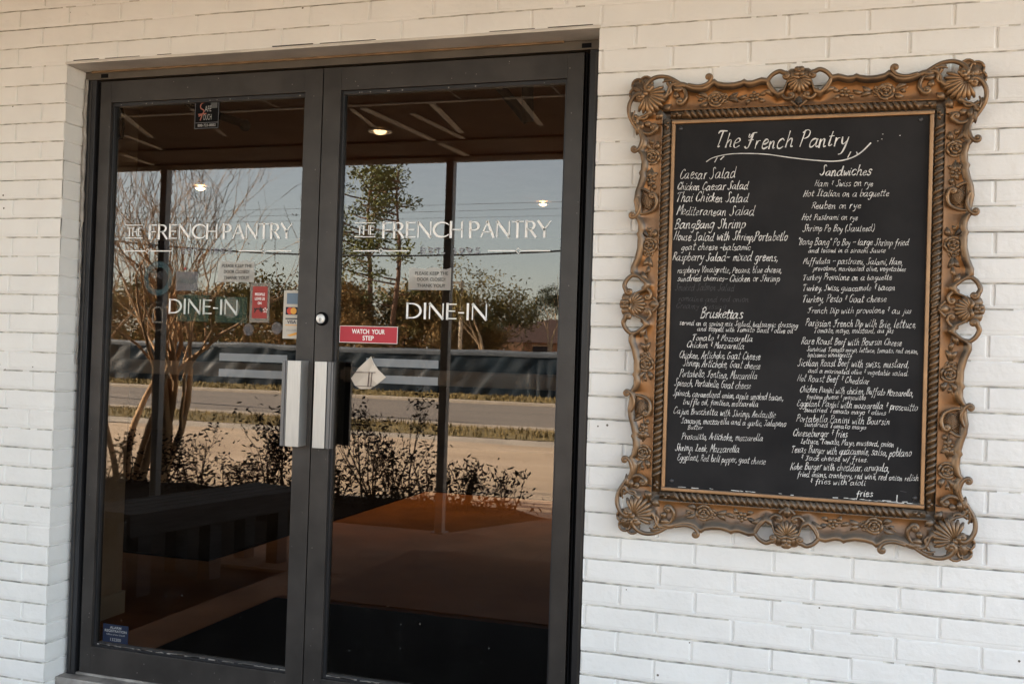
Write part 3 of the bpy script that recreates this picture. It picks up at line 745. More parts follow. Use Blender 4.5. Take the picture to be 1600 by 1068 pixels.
PROF = [(.0, -.004, 0), (.0, .006, 0), (.008, .0075, 0), (.0105, .002, 0), (.034, .003, 0), (.0355, .0105, 0), (.038, .0095, 0), ('r', .35, .0085), ('r', .75, .0125), ('o', -.0205, .016), ('o', -.0165, .0245), ('o', -.009, .0285), ('o', -.003, .026), ('o', .0, .019), ('o', -.002, .008), ('o', -.010, -.026)]
NP = len(PROF)
for p in C_:
    q = np.array([min(HW, max(-HW, p[0])), min(HH, max(-HH, p[1]))]); d = p-q; L = np.linalg.norm(d); d = d/(L+1e-9)
    for a, c, e in PROF:
        if a == 'r': r = .038+(L-.0205-.038)*c; wv = e
        elif a == 'o': r = L+c; wv = e
        else: r = min(a, L); wv = c
        # inside a corner the straight mouldings keep their mitre
        pt = q+d*r
        if a not in ('r', 'o') and r > 0 and abs(d[0]) > .02 and abs(d[1]) > .02:
            mx = max(abs(d[0]), abs(d[1])); pt = q+d*(r/mx)
        V.append(W3(pt[0], pt[1], wv))
n = len(C_)
for i in range(n):
    j = (i+1) % n
    for k in range(NP-1): F.append((i*NP+k, j*NP+k, j*NP+k+1, i*NP+k+1))
b.add(V, F); mframe = b.build('frame', M_['gilt'], menu, smooth=True, fix=True)
mframe.data.materials.append(M_['field'])
for i_, p_ in enumerate(mframe.data.polygons):
    if i_ % (NP-1) in (5, 6, 7, 8): p_.material_index = 1
b = MB()                                                                            # bright inner lip
for x0, z0, x1, z1 in ((-HW-.009, HH-.002, HW+.009, HH+.0075), (-HW-.009, -HH-.0075, HW+.009, -HH+.002), (-HW-.0075, -HH+.002, -HW+.002, HH-.002), (HW-.002, -HH+.002, HW+.0075, HH-.002)):
    b.box(MC[0]+x0, MY-.0105, MC[1]+z0, MC[0]+x1, MY+.004, MC[1]+z1, .0022)
b.build('inner_lip', M_['lip'], mframe)
# rope moulding: slanted beads laid side by side
def rope(mb, side, half):
    pit = .0166; n = int(2*(half-.028)/pit); r = .0118
    for i in range(n):
        t = -half+.028+(i+.5)*(2*half-.056)/n
        pts = []
        for k in range(7):
            a = math.pi*(k/6); s = (k/6-.5)
            u, v = side_map(side, t+s*.021, .0225-math.cos(a)*-.0108)
            pts.append(W3(u, v, .003+math.sin(a)*.0105))
        mb.tube(pts, [.0022, .0046, .0054, .0056, .0052, .0042, .002], 6)
    for e in (-1, 1):                                                               # leafy ends with a curl
        for k in range(3):
            u, v = side_map(side, e*(half-.020+k*.008), .0225)
            u2, v2 = side_map(side, e*(half-.004+k*.005), .0225+.006*(1 if k % 2 else -1))
            mb.tube([W3(u, v, .011), W3((u+u2)/2, (v+v2)/2, .014), W3(u2, v2, .009)], [.002, .0058, .0015], 6)
for sd, hf in (('t', HW), ('b', HW), ('l', HH), ('r', HH)):
    b = MB(); b.tube([W3(*side_map(sd, -hf-.012, .0225), .003), W3(*side_map(sd, hf+.012, .0225), .003)], .0105, 10); rope(b, sd, hf); b.build('rope_moulding', M_['rope'], mframe, smooth=True)

# --- carved elements, written in a local frame: P(a, d, w)
def curl(c, r, a0, turns, n=16, sgn=1):
    return [(c[0]+r*(1-.8*i/n)*math.cos(a0+sgn*turns*2*math.pi*i/n), c[1]+r*(1-.8*i/n)*math.sin(a0+sgn*turns*2*math.pi*i/n)) for i in range(n+1)]
def scroll(mb, P, path, r0, r1, w0=.022, w1=.03, c=None, cr=.009, sgn=1, flatten=.8):
    pts = [np.array(p, float) for p in smooth_pts(path, 5)]
    rr = list(np.linspace(r0, r1, len(pts)))
    if c is not None:
        e = pts[-1]; a0 = math.atan2(e[1]-c[1], e[0]-c[0]); R0 = math.hypot(e[0]-c[0], e[1]-c[1])
        cu = curl(c, R0, a0, 1.15, 16, sgn); pts += [np.array(q) for q in cu[1:]]; rr += list(np.linspace(r1, r1*.55, len(cu)-1))
    ws = list(np.linspace(w0, w1, len(pts)))
    mb.tube([P(p[0], p[1], z) for p, z in zip(pts, ws)], rr, 8)
    if c is not None:
        q = P(c[0], c[1], w1+.001); mb.ellipsoid(q, (Vector((r1*.75, 0, 0)), Vector((0, 0, r1*.75)), Vector((0, -r1*.9, 0))), 8, 5)
def leaf(mb, P, a, c, bend, wd, w=.016, lift=.01):
    """pointed leaf with a raised mid rib from a to c"""
    a = np.array(a, float); c = np.array(c, float); t = c-a; q = np.array([-t[1], t[0]]); n = 7; V = []; F = []
    q = q/(np.linalg.norm(q)+1e-9)
    for i in range(n):
        s = i/(n-1); m = a+t*s+q*bend*math.sin(math.pi*s); h = wd*math.sin(math.pi*min(1, s*.92+.06))**.8*(1 if i < n-1 else .1); z = w+lift*math.sin(math.pi*s*.9)
        V += [P(*(m-q*h), z-.008), P(*(m-q*h*.5), z-.0005), P(*m, z-.0022 if 0 < i < n-1 else z-.004), P(*(m+q*h*.5), z-.0005), P(*(m+q*h), z-.008)]
    for i in range(n-1):
        for k in range(4): F.append((i*5+k, i*5+k+1, (i+1)*5+k+1, (i+1)*5+k))
    mb.add(V, F)
def rose(mb, P, c, r, w=.012):
    for ring, (n, rr, z, tilt) in enumerate(((6, 1.0, 0, .55), (5, .66, .006, .75), (3, .34, .0105, .9))):
        for k in range(n):
            a = 2*math.pi*(k+.5*ring)/n+.3; d = (math.cos(a), math.sin(a)); m = (c[0]+d[0]*r*rr*.58, c[1]+d[1]*r*rr*.58)
            o = P(m[0], m[1], w+z); ux = P(m[0]+d[0]*.01, m[1]+d[1]*.01, w+z)-o; ux.normalize(); uy = P(m[0]-d[1]*.01, m[1]+d[0]*.01, w+z)-o; uy.normalize()
            wz = Vector((0, -1, 0)); rx = (ux*math.cos(tilt)+wz*math.sin(tilt)); rz = (wz*math.cos(tilt)-ux*math.sin(tilt))
            mb.ellipsoid(o, (rx*r*rr*.50, uy*r*rr*.62, rz*.0030), 8, 5)
    mb.ellipsoid(P(c[0], c[1], w+.014), (Vector((r*.16, 0, 0)), Vector((0, 0, r*.16)), Vector((0, -.003, 0))), 8, 5)
def floret(mb, P, c, r, w=.014):
    for k in range(5):
        a = 2*math.pi*k/5+.2; m = (c[0]+math.cos(a)*r*.62, c[1]+math.sin(a)*r*.62)
        mb.ellipsoid(P(m[0], m[1], w), (Vector((r*.42, 0, 0)), Vector((0, 0, r*.42)), Vector((0, -.0045, 0))), 7, 5)
    mb.ellipsoid(P(c[0], c[1], w+.004), (Vector((r*.26, 0, 0)), Vector((0, 0, r*.26)), Vector((0, -.004, 0))), 7, 5)
def shell(mb, P, apex, ang, spread, L, w=.016, n=9):
    for k in range(n):
        a = ang+spread*(k/(n-1)-.5); d = (math.cos(a), math.sin(a)); Lk = L*(1-.16*abs(k/(n-1)-.5)*2)
        pts = [P(apex[0]+d[0]*Lk*s, apex[1]+d[1]*Lk*s, w+.014*math.sin(math.pi*(.25+.62*s))) for s in (.08, .3, .55, .8, 1)]
        wd = Lk*spread/(n-1)*.5
        mb.tube(pts, [.0018, wd*.42, wd*.68, wd*.92, wd*.45], 6)
def place(side, t0, fl=1):
    def P(a, d, w):
        u, v = side_map(side, t0+a*fl, d); return W3(u, v, w)
    return P
def cartouche(side):
    P = place(side, 0); b = MB()
    for k in range(3): b.ellipsoid(P((k-1)*.018, .118+.006*(k == 1), .016), (Vector((.018, 0, 0)), Vector((0, 0, .018)), Vector((0, -.010, 0))), 10, 6)
    for k in range(4):
        a = R_(45+90*k); b.ellipsoid(P(.0085*math.cos(a), .124+.0085*math.sin(a), .028), (Vector((.0082, 0, 0)), Vector((0, 0, .0082)), Vector((0, -.0045, 0))), 8, 5)
    b.ellipsoid(P(0, .124, .033), (Vector((.0045, 0, 0)), Vector((0, 0, .0045)), Vector((0, -.004, 0))), 8, 5)
    shell(b, P, (0, .106), R_(-90), R_(150), .042, .014, 9)
    for e in (-1, 1):
        b.tube([P(e*.030, .102, .026), P(e*.014, .110, .030), P(0, .105, .031)], [.003, .0046, .004], 7)
        scroll(b, P, [(e*.084, .104), (e*.071, .119), (e*.053, .127), (e*.039, .121)], .0060, .0070, .022, .030, (e*.036, .113), sgn=e)
        scroll(b, P, [(e*.082, .106), (e*.080, .092), (e*.070, .074), (e*.056, .066)], .0058, .0042, .022, .022)
        scroll(b, P, [(e*.048, .078), (e*.043, .062), (e*.032, .052), (e*.020, .054)], .0045, .0052, .018, .024, (e*.021, .061), sgn=-e)
        scroll(b, P, [(e*.020, .046), (e*.012, .038), (0, .030)], .0042, .0038, .020, .020)
        leaf(b, P, (e*.066, .062), (e*.094, .078), e*.004, .0075, .016)
    leaf(b, P, (0, .058), (0, .028), 0, .010, .020)
    return b.build('side_cartouche', M_['gilt'], mframe, smooth=True)
for sd in 'tblr': cartouche(sd)
def cornerpiece(sx, sy):
    def P(a, d, w): return W3(sx*(HW+a), sy*(HH+d), w)
    b = MB()
    shell(b, P, (.082, .082), R_(-135), R_(135), .062, .014, 10)
    for k in range(5): b.ellipsoid(P(.066+.0085*k, .100-.0085*k, .029+.003*(k % 2)), (Vector((.0085, 0, 0)), Vector((0, 0, .0085)), Vector((0, -.006, 0))), 8, 5)
    for c in ((.085, .118), (.107, .112), (.113, .087)):                                    # trefoil tip
        b.lathe(P(c[0], c[1], .006), [(.020, .010), (.0205, -.001), (.0175, -.007), (.0135, -.0045)], 'y', 16)
        b.tube([P(c[0]+.0165*math.cos(a), c[1]+.0165*math.sin(a), .015) for a in np.linspace(0, 2*math.pi, 15)], .0038, 6)
    b.ellipsoid(P(.100, .103, .010), (Vector((.020, 0, 0)), Vector((0, 0, .020)), Vector((0, -.010, 0))), 10, 6)
    for fl in (0, 1):
        Q = (lambda a, d, w: P(a, d, w)) if fl == 0 else (lambda a, d, w: P(d, a, w))
        sg = (1 if fl == 0 else -1)
        scroll(b, Q, [(-.028, .098), (-.004, .114), (.022, .127), (.050, .129), (.072, .119), (.082, .106)], .0048, .0072, .022, .032, (.073, .100), sgn=-1)
        scroll(b, Q, [(.004, .112), (.020, .117), (.036, .113)], .004, .0022, .028, .024)
        scroll(b, Q, [(.022, .112), (.014, .098), (.014, .082), (.030, .074)], .0058, .0040, .022, .022)
        scroll(b, Q, [(-.008, .104), (-.026, .088), (-.031, .068), (-.022, .053)], .0040, .0066, .020, .026, (-.014, .058), sgn=1)
        for a0, c0, bd in (((.012, .108), (-.034, .106), .004), ((.008, .098), (-.022, .092), .003), ((.034, .121), (.006, .124), .003), ((.002, .086), (-.010, .066), .002)):
            leaf(b, Q, a0, c0, bd, .0085, .022, .008)
        leaf(b, Q, (.038, .040), (.010, .052), .004, .010, .014)
    return b.build('corner_ornament', M_['gilt'], mframe, smooth=True)
for sx in (-1, 1):
    for sy in (-1, 1): cornerpiece(sx, sy)
def spray(side, t, fl, second=True):
    """rose with leaves and a small flower"""
    P = place(side, t, fl); b = MB()
    rose(b, P, (0, .061), .0235)
    if second: rose(b, P, (-.022, .066), .017, .008)
    for a0, c0, bd, wd in (((.020, .060), (.052, .078), .006, .007), ((.020, .056), (.046, .046), -.004, .0075), ((.034, .066), (.050, .058), 0, .005), ((-.034, .060), (-.062, .050), -.004, .0075), ((-.034, .066), (-.060, .078), .004, .0075), ((-.056, .062), (-.084, .070), .004, .006)):
        leaf(b, P, a0, c0, bd, wd, .014, .008)
    b.tube([P(.02, .06, .012), P(.05, .068, .013), P(.066, .084, .011)], [.003, .0024, .001], 5)
    b.tube([P(-.03, .062, .012), P(-.07, .06, .013), P(-.10, .064, .012)], [.003, .0024, .0016], 5)
    o = b.build('rose_spray', M_['gilt'], mframe, smooth=True)
    return o
for sd in 'tb':
    for e in (-1, 1):
        spray(sd, e*.222, e)
        P = place(sd, e*.118, e); b = MB(); floret(b, P, (0, .064), .0145)
        for a0, c0 in (((-.012, .06), (-.030, .050)), ((-.012, .068), (-.034, .080)), ((.010, .056), (.022, .042))): leaf(b, P, a0, c0, .003, .0065, .013, .007)
        b.build('small_flower', M_['gilt'], mframe, smooth=True)
        b = MB(); scroll(b, place(sd, 0), [(e*.300, .103), (e*.270, .097), (e*.246, .103), (e*.236, .116)], .0052, .0058, .024, .030, (e*.243, .120), sgn=-e); b.build('volute', M_['gilt'], mframe, smooth=True)
for sd in 'lr':
    for e in (-1, 1):
        spray(sd, e*.168, e, True); spray(sd, e*.418, e, False)
        P = place(sd, e*.352, e); b = MB(); floret(b, P, (0, .062), .0145)
        for a0, c0 in (((-.012, .06), (-.028, .050)), ((.012, .068), (.030, .078)), ((.008, .056), (.022, .044))): leaf(b, P, a0, c0, .003, .0065, .013, .007)
        b.build('small_flower', M_['gilt'], mframe, smooth=True)
        for tv in (.252, .440):
            b = MB(); scroll(b, place(sd, 0), [(e*(tv+.052), .098), (e*(tv+.028), .090), (e*(tv+.004), .096), (e*(tv-.006), .106)], .0050, .0056, .024, .030, (e*(tv+.001), .110), sgn=-e); b.build('volute', M_['gilt'], mframe, smooth=True)
        P = place(sd, e*.292, e); b = MB()                                                   # little woven basket between C scrolls
        b.ellipsoid(P(0, .070, .010), (Vector((.022, 0, 0)), Vector((0, 0, .024)), Vector((0, -.011, 0))), 14, 8)
        for k in range(-3, 4):
            for s_ in (-1, 1): b.tube([P(k*.006-.014*s_, .054, .018), P(k*.006*.9, .070, .0225), P(k*.006+.014*s_, .086, .018)], .0012, 4)
        scroll(b, P, [(-.034, .100), (-.034, .074), (-.022, .050), (0, .043), (.016, .048)], .0038, .0058, .020, .024, (.014, .056), sgn=1)
        scroll(b, P, [(.036, .100), (.034, .080), (.024, .064)], .0048, .0042, .022, .022)
        b.build('basket_scroll', M_['gilt'], mframe, smooth=True)

board = MB(); board.box(MC[0]-HW-.004, MY, MC[1]-HH-.004, MC[0]+HW+.004, MY+.006, MC[1]+HH+.004)
board = board.build('chalkboard', M_['slate'], menu)
for u, v in ((-.320, .500), (.311, .501), (-.316, -.494), (.322, -.496)):
    b = MB(); b.lathe((MC[0]+u, MY, MC[1]+v), [(.0062, 0), (.0056, -.0018), (.003, -.0026)], 'y', 16); b.build('screw', M_['screw'], board, True)

# --- handwriting: a single-stroke italic hand (x height 5, capitals 9, descenders to -4)
HANDS = """a 5,4.4 3,5 1,4 .2,2 .8,.3 2.4,.3 4.2,2 5,4.6/5,4.8 4.8,1.6 5.4,.2 6.4,.6
b .6,9 .4,3 .6,.4 2.4,0 4.2,1.4 4.2,3.6 2.8,4.8 .8,3.4
c 4,4 2.8,5 1,4 .3,2 1,.3 2.6,0 4.2,1
d 4.6,4.2 3,5 1,4 .2,2 .8,.2 2.6,.2 4.4,2/5,9 4.7,2 5.3,.2 6.2,.5
e .4,2.4 2.2,2.6 3.8,3.6 3.2,4.8 1.8,4.8 .5,3 .6,.8 2,0 4.2,1
f 4.2,8 3.2,9 2.2,8 1.8,4 1.4,-2 .6,-3.6/.2,4.6 3.6,4.8
g 4.6,4.2 3,5 1,4 .3,2.2 1,.8 2.8,.8 4.4,2.4/4.8,4.8 4.4,0 3.6,-3.2 2,-3.8 .8,-2.8
h .8,9 .6,4 .4,0/.6,2.6 2.2,4.6 3.6,4.6 3.9,2.6 3.9,.4 5,.4
i .8,4.8 .6,1.4 1,.1 2,.6/1.2,6.6 1.4,7
j 2,4.8 1.8,0 1,-3.2 -.4,-3.4/2.2,6.6 2.4,7
k .8,9 .5,4 .4,0/4,4.8 .8,2.4 2.4,1.6 4.4,0
l 1.4,9 .8,5 .6,1.4 1,.1 2.2,.7
m .4,4.6 .5,0/.6,3 2,4.8 3,4.4 3,0/3.1,3 4.6,4.8 5.7,4.4 5.7,.6 6.6,.3
n .4,4.6 .5,0/.6,2.8 2.2,4.8 3.4,4.5 3.6,1.2 4,.1 5,.6
o 2.6,5 .9,4.2 .3,2.2 1,.3 2.6,.1 4.1,1.6 4.2,3.6 2.8,5 4.6,4.4
p .8,4.8 .5,0 .2,-4/.7,3 2.4,4.8 4.2,4 4.2,1.6 2.6,.2 .7,1
q 4.6,4.2 3,5 1,4 .3,2.2 1,.6 2.8,.6 4.4,2.4/4.8,4.8 4.4,-4 5.6,-3
r .5,4.8 .6,0/.6,2.6 1.8,4.6 3.2,4.8
s 3.6,4.4 2.2,5 .9,4.2 1.4,3 3,2 3.2,.8 1.8,0 .2,.6
t 1.8,8.4 1.2,3 1.2,.6 2,0 3.2,.8/.1,5.6 3.4,5.9
u .6,4.8 .5,1.6 1.2,.2 2.8,.6 4,2.6/4.2,4.8 4,1.2 4.6,.1 5.4,.6
v .2,4.8 1.4,.2 2.2,.4 3.8,4.8
w .2,4.8 .8,.4 1.6,.3 2.8,3.6 3.4,.3 4.4,.6 5.6,4.8
x .4,4.8 3.8,0/3.9,4.8 .2,0
y .5,4.8 1,2 2.2,1.4 3.6,2.6/4.4,4.8 3.6,0 2.4,-3.2 .6,-3.8
z .4,4.7 3.6,4.8 .4,.2 4,.4
A .2,0 3.4,9 4,8.8 4.8,0/1.4,3.4 5.4,3.8
B 1.2,8.6 .6,0/.2,7.6 2.4,9 4.4,8.2 4.2,6.2 1.2,4.8 3.8,4.6 4.8,2.6 3.4,.4 .4,0
C 5.4,7.6 4.4,9 2.4,8.2 .7,5 .6,2 2,.2 4,.4 5.6,1.8
D 1.2,8.8 .6,.2/.2,8.4 3.2,8.8 5.4,6.4 5.2,3 3,.5 .2,0
E 4.8,8 3.2,9 1.4,8 1.6,6 3.2,5 1,4.4 .3,2.2 1.6,.2 3.4,.2 5,1.4
F 1,8 .8,6.4 2,6.4 3.4,8.6 6,9/3.6,8.6 3,4 2.2,.6 .8,.2 -.2,1/1.4,4.6 4.8,5
G 5.2,7.8 4,9 2.2,8.2 .6,5 .6,2 2.2,.2 4.4,1 5.2,4/3.4,4 6,4.2
H 1.6,9 .2,0/5.6,9 4.2,0/.8,4.4 5.4,4.8
I 1,8.4 4.6,9/3,8.8 2,.4/.2,.2 4,.4
J .6,8.6 5,9/3.6,8.8 2.8,2 1.8,.2 .2,.8
K 1.6,9 .4,0/5.8,9 1.2,4.2 2.6,3.8 5.4,0
L 1,8 2.4,9 3,8 2,3 .6,.2 2.4,.8 5.4,.2
M .2,0 1.8,8.8 3,3 5.6,9 6,8.4 6,0
P 1.4,8.8 .4,0/.2,7.6 2.4,9 4.8,8.2 4.6,5.6 2.4,4.4 1,4.6
R 1.4,8.8 .4,0/.2,7.6 2.4,9 4.6,8.2 4.2,5.8 1.2,4.6 3,3.6 5.4,0
S 5.2,8 4,9.2 2.6,8.4 2.8,6.2 3.8,3.4 3.2,.8 1.4,0 0,1.2
T .2,7.6 1.2,8.8 5.8,8.8/3.2,8.8 2.4,3 2,.2 3,.6
V .4,8.8 1.8,.2 2.4,.4 5.4,9
& 3,8.6 1.8,9 1.2,7.8 2.8,6.6 1.4,5.6 1,4.6 2.2,4.2/2.2,3.4 2.2,2.8
~ 0,3.2 1.4,4 2.8,3.4 4.4,4.2
, .8,.8 .8,0 0,-1.4
. .4,.5 .8,.1
( 2,9.4 .6,6 .6,2 1.8,-1
) .4,9.4 2,6 2,2 .6,-1
" .4,9 .2,7/1.6,9 1.4,7
/ .2,-2 3.6,9"""
HAND = {}
for ln in HANDS.split('\n'):
    HAND[ln[0]] = [[tuple(float(x) for x in p.split(',')) for p in st.split()] for st in ln[2:].split('/')]
def write(mb, s, u0, v0, u1, v1, cap, wd, rnd):
    x = 0; L = []
    for ch in s:
        if ch == ' ': x += 4.0; continue
        g = HAND.get(ch)
        if g is None: continue
        wdt = max(p[0] for st in g for p in st)
        jx, jy, js = rnd.uniform(-.25, .25), rnd.uniform(-.45, .45)+.35*math.sin(x*.06+u0), rnd.uniform(.88, 1.12)
        for st in g: L.append([(x+jx+p[0]*js, p[1]*js+jy) for p in st])
        x += wdt*js+1.15+rnd.uniform(-.3, .55)
    tot = x-1.15; ang = math.atan2(v1-v0, u1-u0); ln = math.hypot(u1-u0, v1-v0)
    kx = ln/tot/1000; ky = cap/9/1000*1.06; sl = .24*ky/kx if kx > 0 else 0
    ca, sa = math.cos(ang), math.sin(ang)
    for st in L:
        P = smooth_pts([(p[0]+p[1]*sl*.9, p[1]) for p in st], 3)
        Q = [(MC[0]+u0/1000+p[0]*kx*ca-p[1]*ky*sa, MC[1]+v0/1000+p[0]*kx*sa+p[1]*ky*ca) for p in P]
        f = rnd.uniform(.8, 1.15)
        ribbon(mb, Q, [wd/1000*f*(.86+.36*math.sin(i*.7+f*17)) for i in range(len(Q))], MY-.0006-rnd.random()*.0002)
MENU = [
('The French Pantry',-224,441,125,435,41,3.4),
('Caesar Salad',-319,355,-165,357,29,2.0),
('Chicken Caesar Salad',-325,326,-131,323,22,2.2),
('Thai Chicken Salad',-327,292,-129,289,25,2.3),
('Mediteranean Salad',-325,255,-111,251,25,2.0),
('BangBang Shrimp',-329,217,-135,216,26,2.6),
('House Salad with Shrimp,Portabello',-331,183,-21,182,23,2.1),
('goat cheese ~balsamic',-308,156,-119,156,18,2.0),
('Raspberry Salad~ mixed greens,',-332,126,-45,126,23,2.2),
('raspberry Vinaigrette, Pecans, blue cheese,',-317,92,-34,94,19,1.8),
('sundried cherries~ Chicken or Shrimp',-316,69,-39,69,19,1.9),
('Sandwiches',60,359,191,356,25,2.9),
('Ham & Swiss on rye',47,329,196,326,20,1.8),
('Hot Italian on a baguette',19,302,236,298,20,1.8),
('Reuben on rye',41,269,167,267,20,1.7),
('Hot Pastrami on rye',17,238,160,236,18,1.6),
('Shrimp Po Boy (Sauteed)',19,206,201,206,20,1.7),
('"Bang Bang" Po Boy ~ large Shrimp fried',7,170,288,167,20,1.7),
('and tossed in a sirachi Sauce',36,149,233,149,14,1.7),
('Muffulata ~ pastrami, Salami, Ham,',23,119,275,116,18,1.6),
('provolone, marinated olive, vegetables',50,100,284,100,14,1.5),
('Turkey Provolone on a baguette',24,74,250,76,18,1.7),
('Turkey, Swiss, guacamole & bacon',24,45,258,48,18,1.8),
('Turkey, Pesto & Goat cheese',24,14,237,17,21,1.8),
('French Dip with provolone & au jus',39,-16,299,-12,18,1.6),
('Bruskettas',-250,-35,-135,-34,26,3.0),
('served on a spring mix Salad, balsamic dressing',-307,-55,13,-56,16,1.8),
('and topped with Tomato Basil & olive oil',-257,-71,1,-71,15,1.7),
('Tomato & Mozzarella',-271,-98,-106,-97,20,1.9),
('Chicken & Mozzarella',-285,-117,-127,-119,19,1.9),
('Chicken, Artichoke, Goat Cheese',-305,-148,-84,-146,22,1.8),
('Shrimp, Artichoke, Goat cheese',-294,-170,-84,-172,22,1.8),
('Portabello, Fontina, Mozzarella',-303,-200,-91,-201,23,1.6),
('Spinach, Portabello, Goat cheese',-317,-226,-108,-228,22,1.7),
('Spinach, caramelized onion, apple smoked bacon,',-320,-255,-20,-256,20,1.7),
('truffle oil, fontina, mozzarella',-291,-277,-85,-276,18,1.7),
('Cajun Bruschetta with Shrimp, Andouille',-317,-305,-39,-304,20,1.7),
('Sausage, mozzarella and a garlic, Jalapeno',-294,-331,-11,-326,19,1.7),
('Butter',-275,-347,-235,-346,13,1.5),
('Proscuitto, Artichoke, mozzarella',-291,-375,-70,-369,20,1.7),
('Shrimp, Leek, Mozzarella',-308,-408,-133,-404,22,1.9),
('Eggplant, Red bell pepper, goat cheese',-302,-435,-62,-431,20,1.6),
('Parissian French Dip with Brie, lettuce,',33,-51,311,-50,22,1.8),
('Tomato, mayo, mustard, au jus',56,-69,257,-65,16,1.5),
('Rare Roast Beef with Boursin Cheese',24,-100,278,-98,21,1.8),
('Sundried Tomato mayo, lettuce, tomato, red onion,',39,-119,319,-117,14,1.5),
('balsamic vinaigrette',42,-134,155,-132,13,1.5),
('Sicilian Roast Beef with swiss, mustard,',16,-159,296,-156,22,1.7),
('and a marinated olive & vegetable salad.',44,-177,297,-176,14,1.5),
('Hot Roast Beef & Cheddar',16,-200,199,-202,20,1.8),
('Chicken Panini with chicken, Buffalo Mozzarella,',24,-230,310,-230,20,1.6),
('fontina cheese & proscuitto',42,-248,192,-244,14,1.6),
('Eggplant Panini with mozzarella & proscuitto',17,-268,321,-267,20,1.7),
('sundried Tomato mayo & olives',37,-283,244,-283,14,1.7),
('Portabello Panini with Boursin',17,-310,254,-308,21,1.7),
('sundried Tomato mayo',38,-322,195,-323,14,1.6),
('Cheeseburger & fries',9,-350,148,-347,22,1.9),
('Lettuce, Tomato, Mayo, mustard, onion',30,-369,266,-365,16,1.7),
('Texas Burger with guacamole, salsa, poblano',6,-396,309,-388,22,1.8),
('& Jack cheese w/ fries.',31,-415,201,-409,16,1.7),
('Kobe Burger with cheddar, arugala,',5,-441,256,-431,22,1.8),
('fried onions, cranberry, red wine, red onion relish',24,-459,328,-451,17,1.8),
('& fries with aioli',57,-477,198,-471,17,1.8),
('fries',176,-503,217,-500,18,2.0)]
rnd = random.Random(5)
b = MB(); write(b, *MENU[0], rnd)
sw = smooth_pts([(-245, 404), (-226, 415), (-186, 423), (-141, 424), (-82, 420), (-18, 409), (45, 400), (95, 396), (132, 401), (162, 416), (188, 442)], 5)
ribbon(b, [(MC[0]+p[0]/1000, MC[1]+p[1]/1000) for p in sw], [.0022+.0016*(i/len(sw))**2 for i in range(len(sw))], MY-.0006)
for p, q in (((-216, 414), (-222, 402)), ((-197, 418), (-206, 409)), ((138, 420), (131, 405)), ((153, 419), (156, 412))):
    ribbon(b, [(MC[0]+p[0]/1000, MC[1]+p[1]/1000), (MC[0]+q[0]/1000, MC[1]+q[1]/1000)], .0026, MY-.0007)
b.build('menu_heading', M_['chalk'], board, fix=False)
dim = mat('rubbed_chalk', (.40, .40, .39), .9); faint = mat('wiped_chalk', (.055, .055, .058), .9)
Lc, Rc, Ld = MB(), MB(), MB()
for row in MENU[1:]:
    tgt = Lc if row[1] < -60 else Rc
    big = row[6] >= 1.95; write(tgt, *row[:5], row[5]*(.97 if big else .86), max(1.4, row[6]*(.95 if big else .86)), rnd)
Lc.build('salad_writing', M_['chalk'], board, fix=False); Rc.build('sandwich_writing', M_['chalk'], board, fix=False)
b = MB()
for row in (("Smoked Salmon Salad", -322, 42, -160, 42, 19, 1.8), ("romaine and red onion", -312, 12, -120, 12, 15, 1.6), ("Creamy dressing", -318, -8, -180, -8, 15, 1.5), ("3.50", 262, -478, 290, -480, 16, 1.8)):
    write(b, *[r for r in row], rnd)
b.build('wiped_writing', faint, board, fix=False)
b = MB()                                                        # chalk dust left along the bottom edge
for k in range(34):
    u = rnd.uniform(-300, 335) if k < 14 else rnd.uniform(110, 335); L_ = rnd.uniform(4, 26); v = -509.5+rnd.uniform(-1.5, 1.5)
    ribbon(b, [(MC[0]+u/1000, MC[1]+v/1000), (MC[0]+(u+L_)/1000, MC[1]+(v+rnd.uniform(-1, 1))/1000)], rnd.uniform(.0006, .0024), MY-.0007)
ribbon(b, [(MC[0]+.277, MC[1]-.508), (MC[0]+.278, MC[1]-.492)], .0026, MY-.0008)
for u, v in ((217, 465), (215, 452), (205, 447), (260, 460)): ribbon(b, [(MC[0]+u/1000, MC[1]+v/1000), (MC[0]+(u+2)/1000, MC[1]+v/1000)], .0016, MY-.0007)
b.build('chalk_dust', M_['chalk'], board, fix=False)
# ================================================================= OUT IN FRONT (seen in the panes)
GZ = -.30
def sheet(name, x0, y0, x1, y1, z, m, n=1, kind='structure'):
    b = MB(); b.add([(x0, y0, z), (x1, y0, z), (x1, y1, z), (x0, y1, z)], [(0, 1, 2, 3)])
    return tag(b.build(name, m, loc=((x0+x1)/2, (y0+y1)/2, z)), kind=kind)
sheet('ground', -500, -600, 500, 200, GZ-.03, M_['dirt'])
# uneven sandy lot
b = MB(); nx, ny = 150, 40; V = []; F = []
X = np.linspace(-45, 30, nx); Y = np.linspace(-12.45, -3.9, ny)
for x in X:
    for y in Y: V.append((x, y, GZ+.04*float(vnoise(x, y*2.2, .55))+.02*float(vnoise(x*.6, y*3, 1.7))+.012))
for i in range(nx-1):
    for j in range(ny-1): F.append((i*ny+j, (i+1)*ny+j, (i+1)*ny+j+1, i*ny+j+1))
b.add(V, F); tag(b.build('dirt_lot', M_['dirt'], loc=(-5, -8, GZ)), kind='structure')
b = MB(); b.box(-.46, -2.2, -.28, 12, -.0005, -.14, .01); b.box(-1.0, -3.84, -.28, 12, -2.201, -.1401, .01)
V = [(-.04, -3.8401, -.141), (12, -3.8401, -.141), (12, -5.3, -.16), (.62, -5.3, -.16)]; V += [(p[0], p[1], -.34) for p in V]
b.add(V, [(0, 3, 2, 1), (4, 5, 6, 7), (0, 4, 7, 3), (1, 2, 6, 5), (3, 7, 6, 2)])
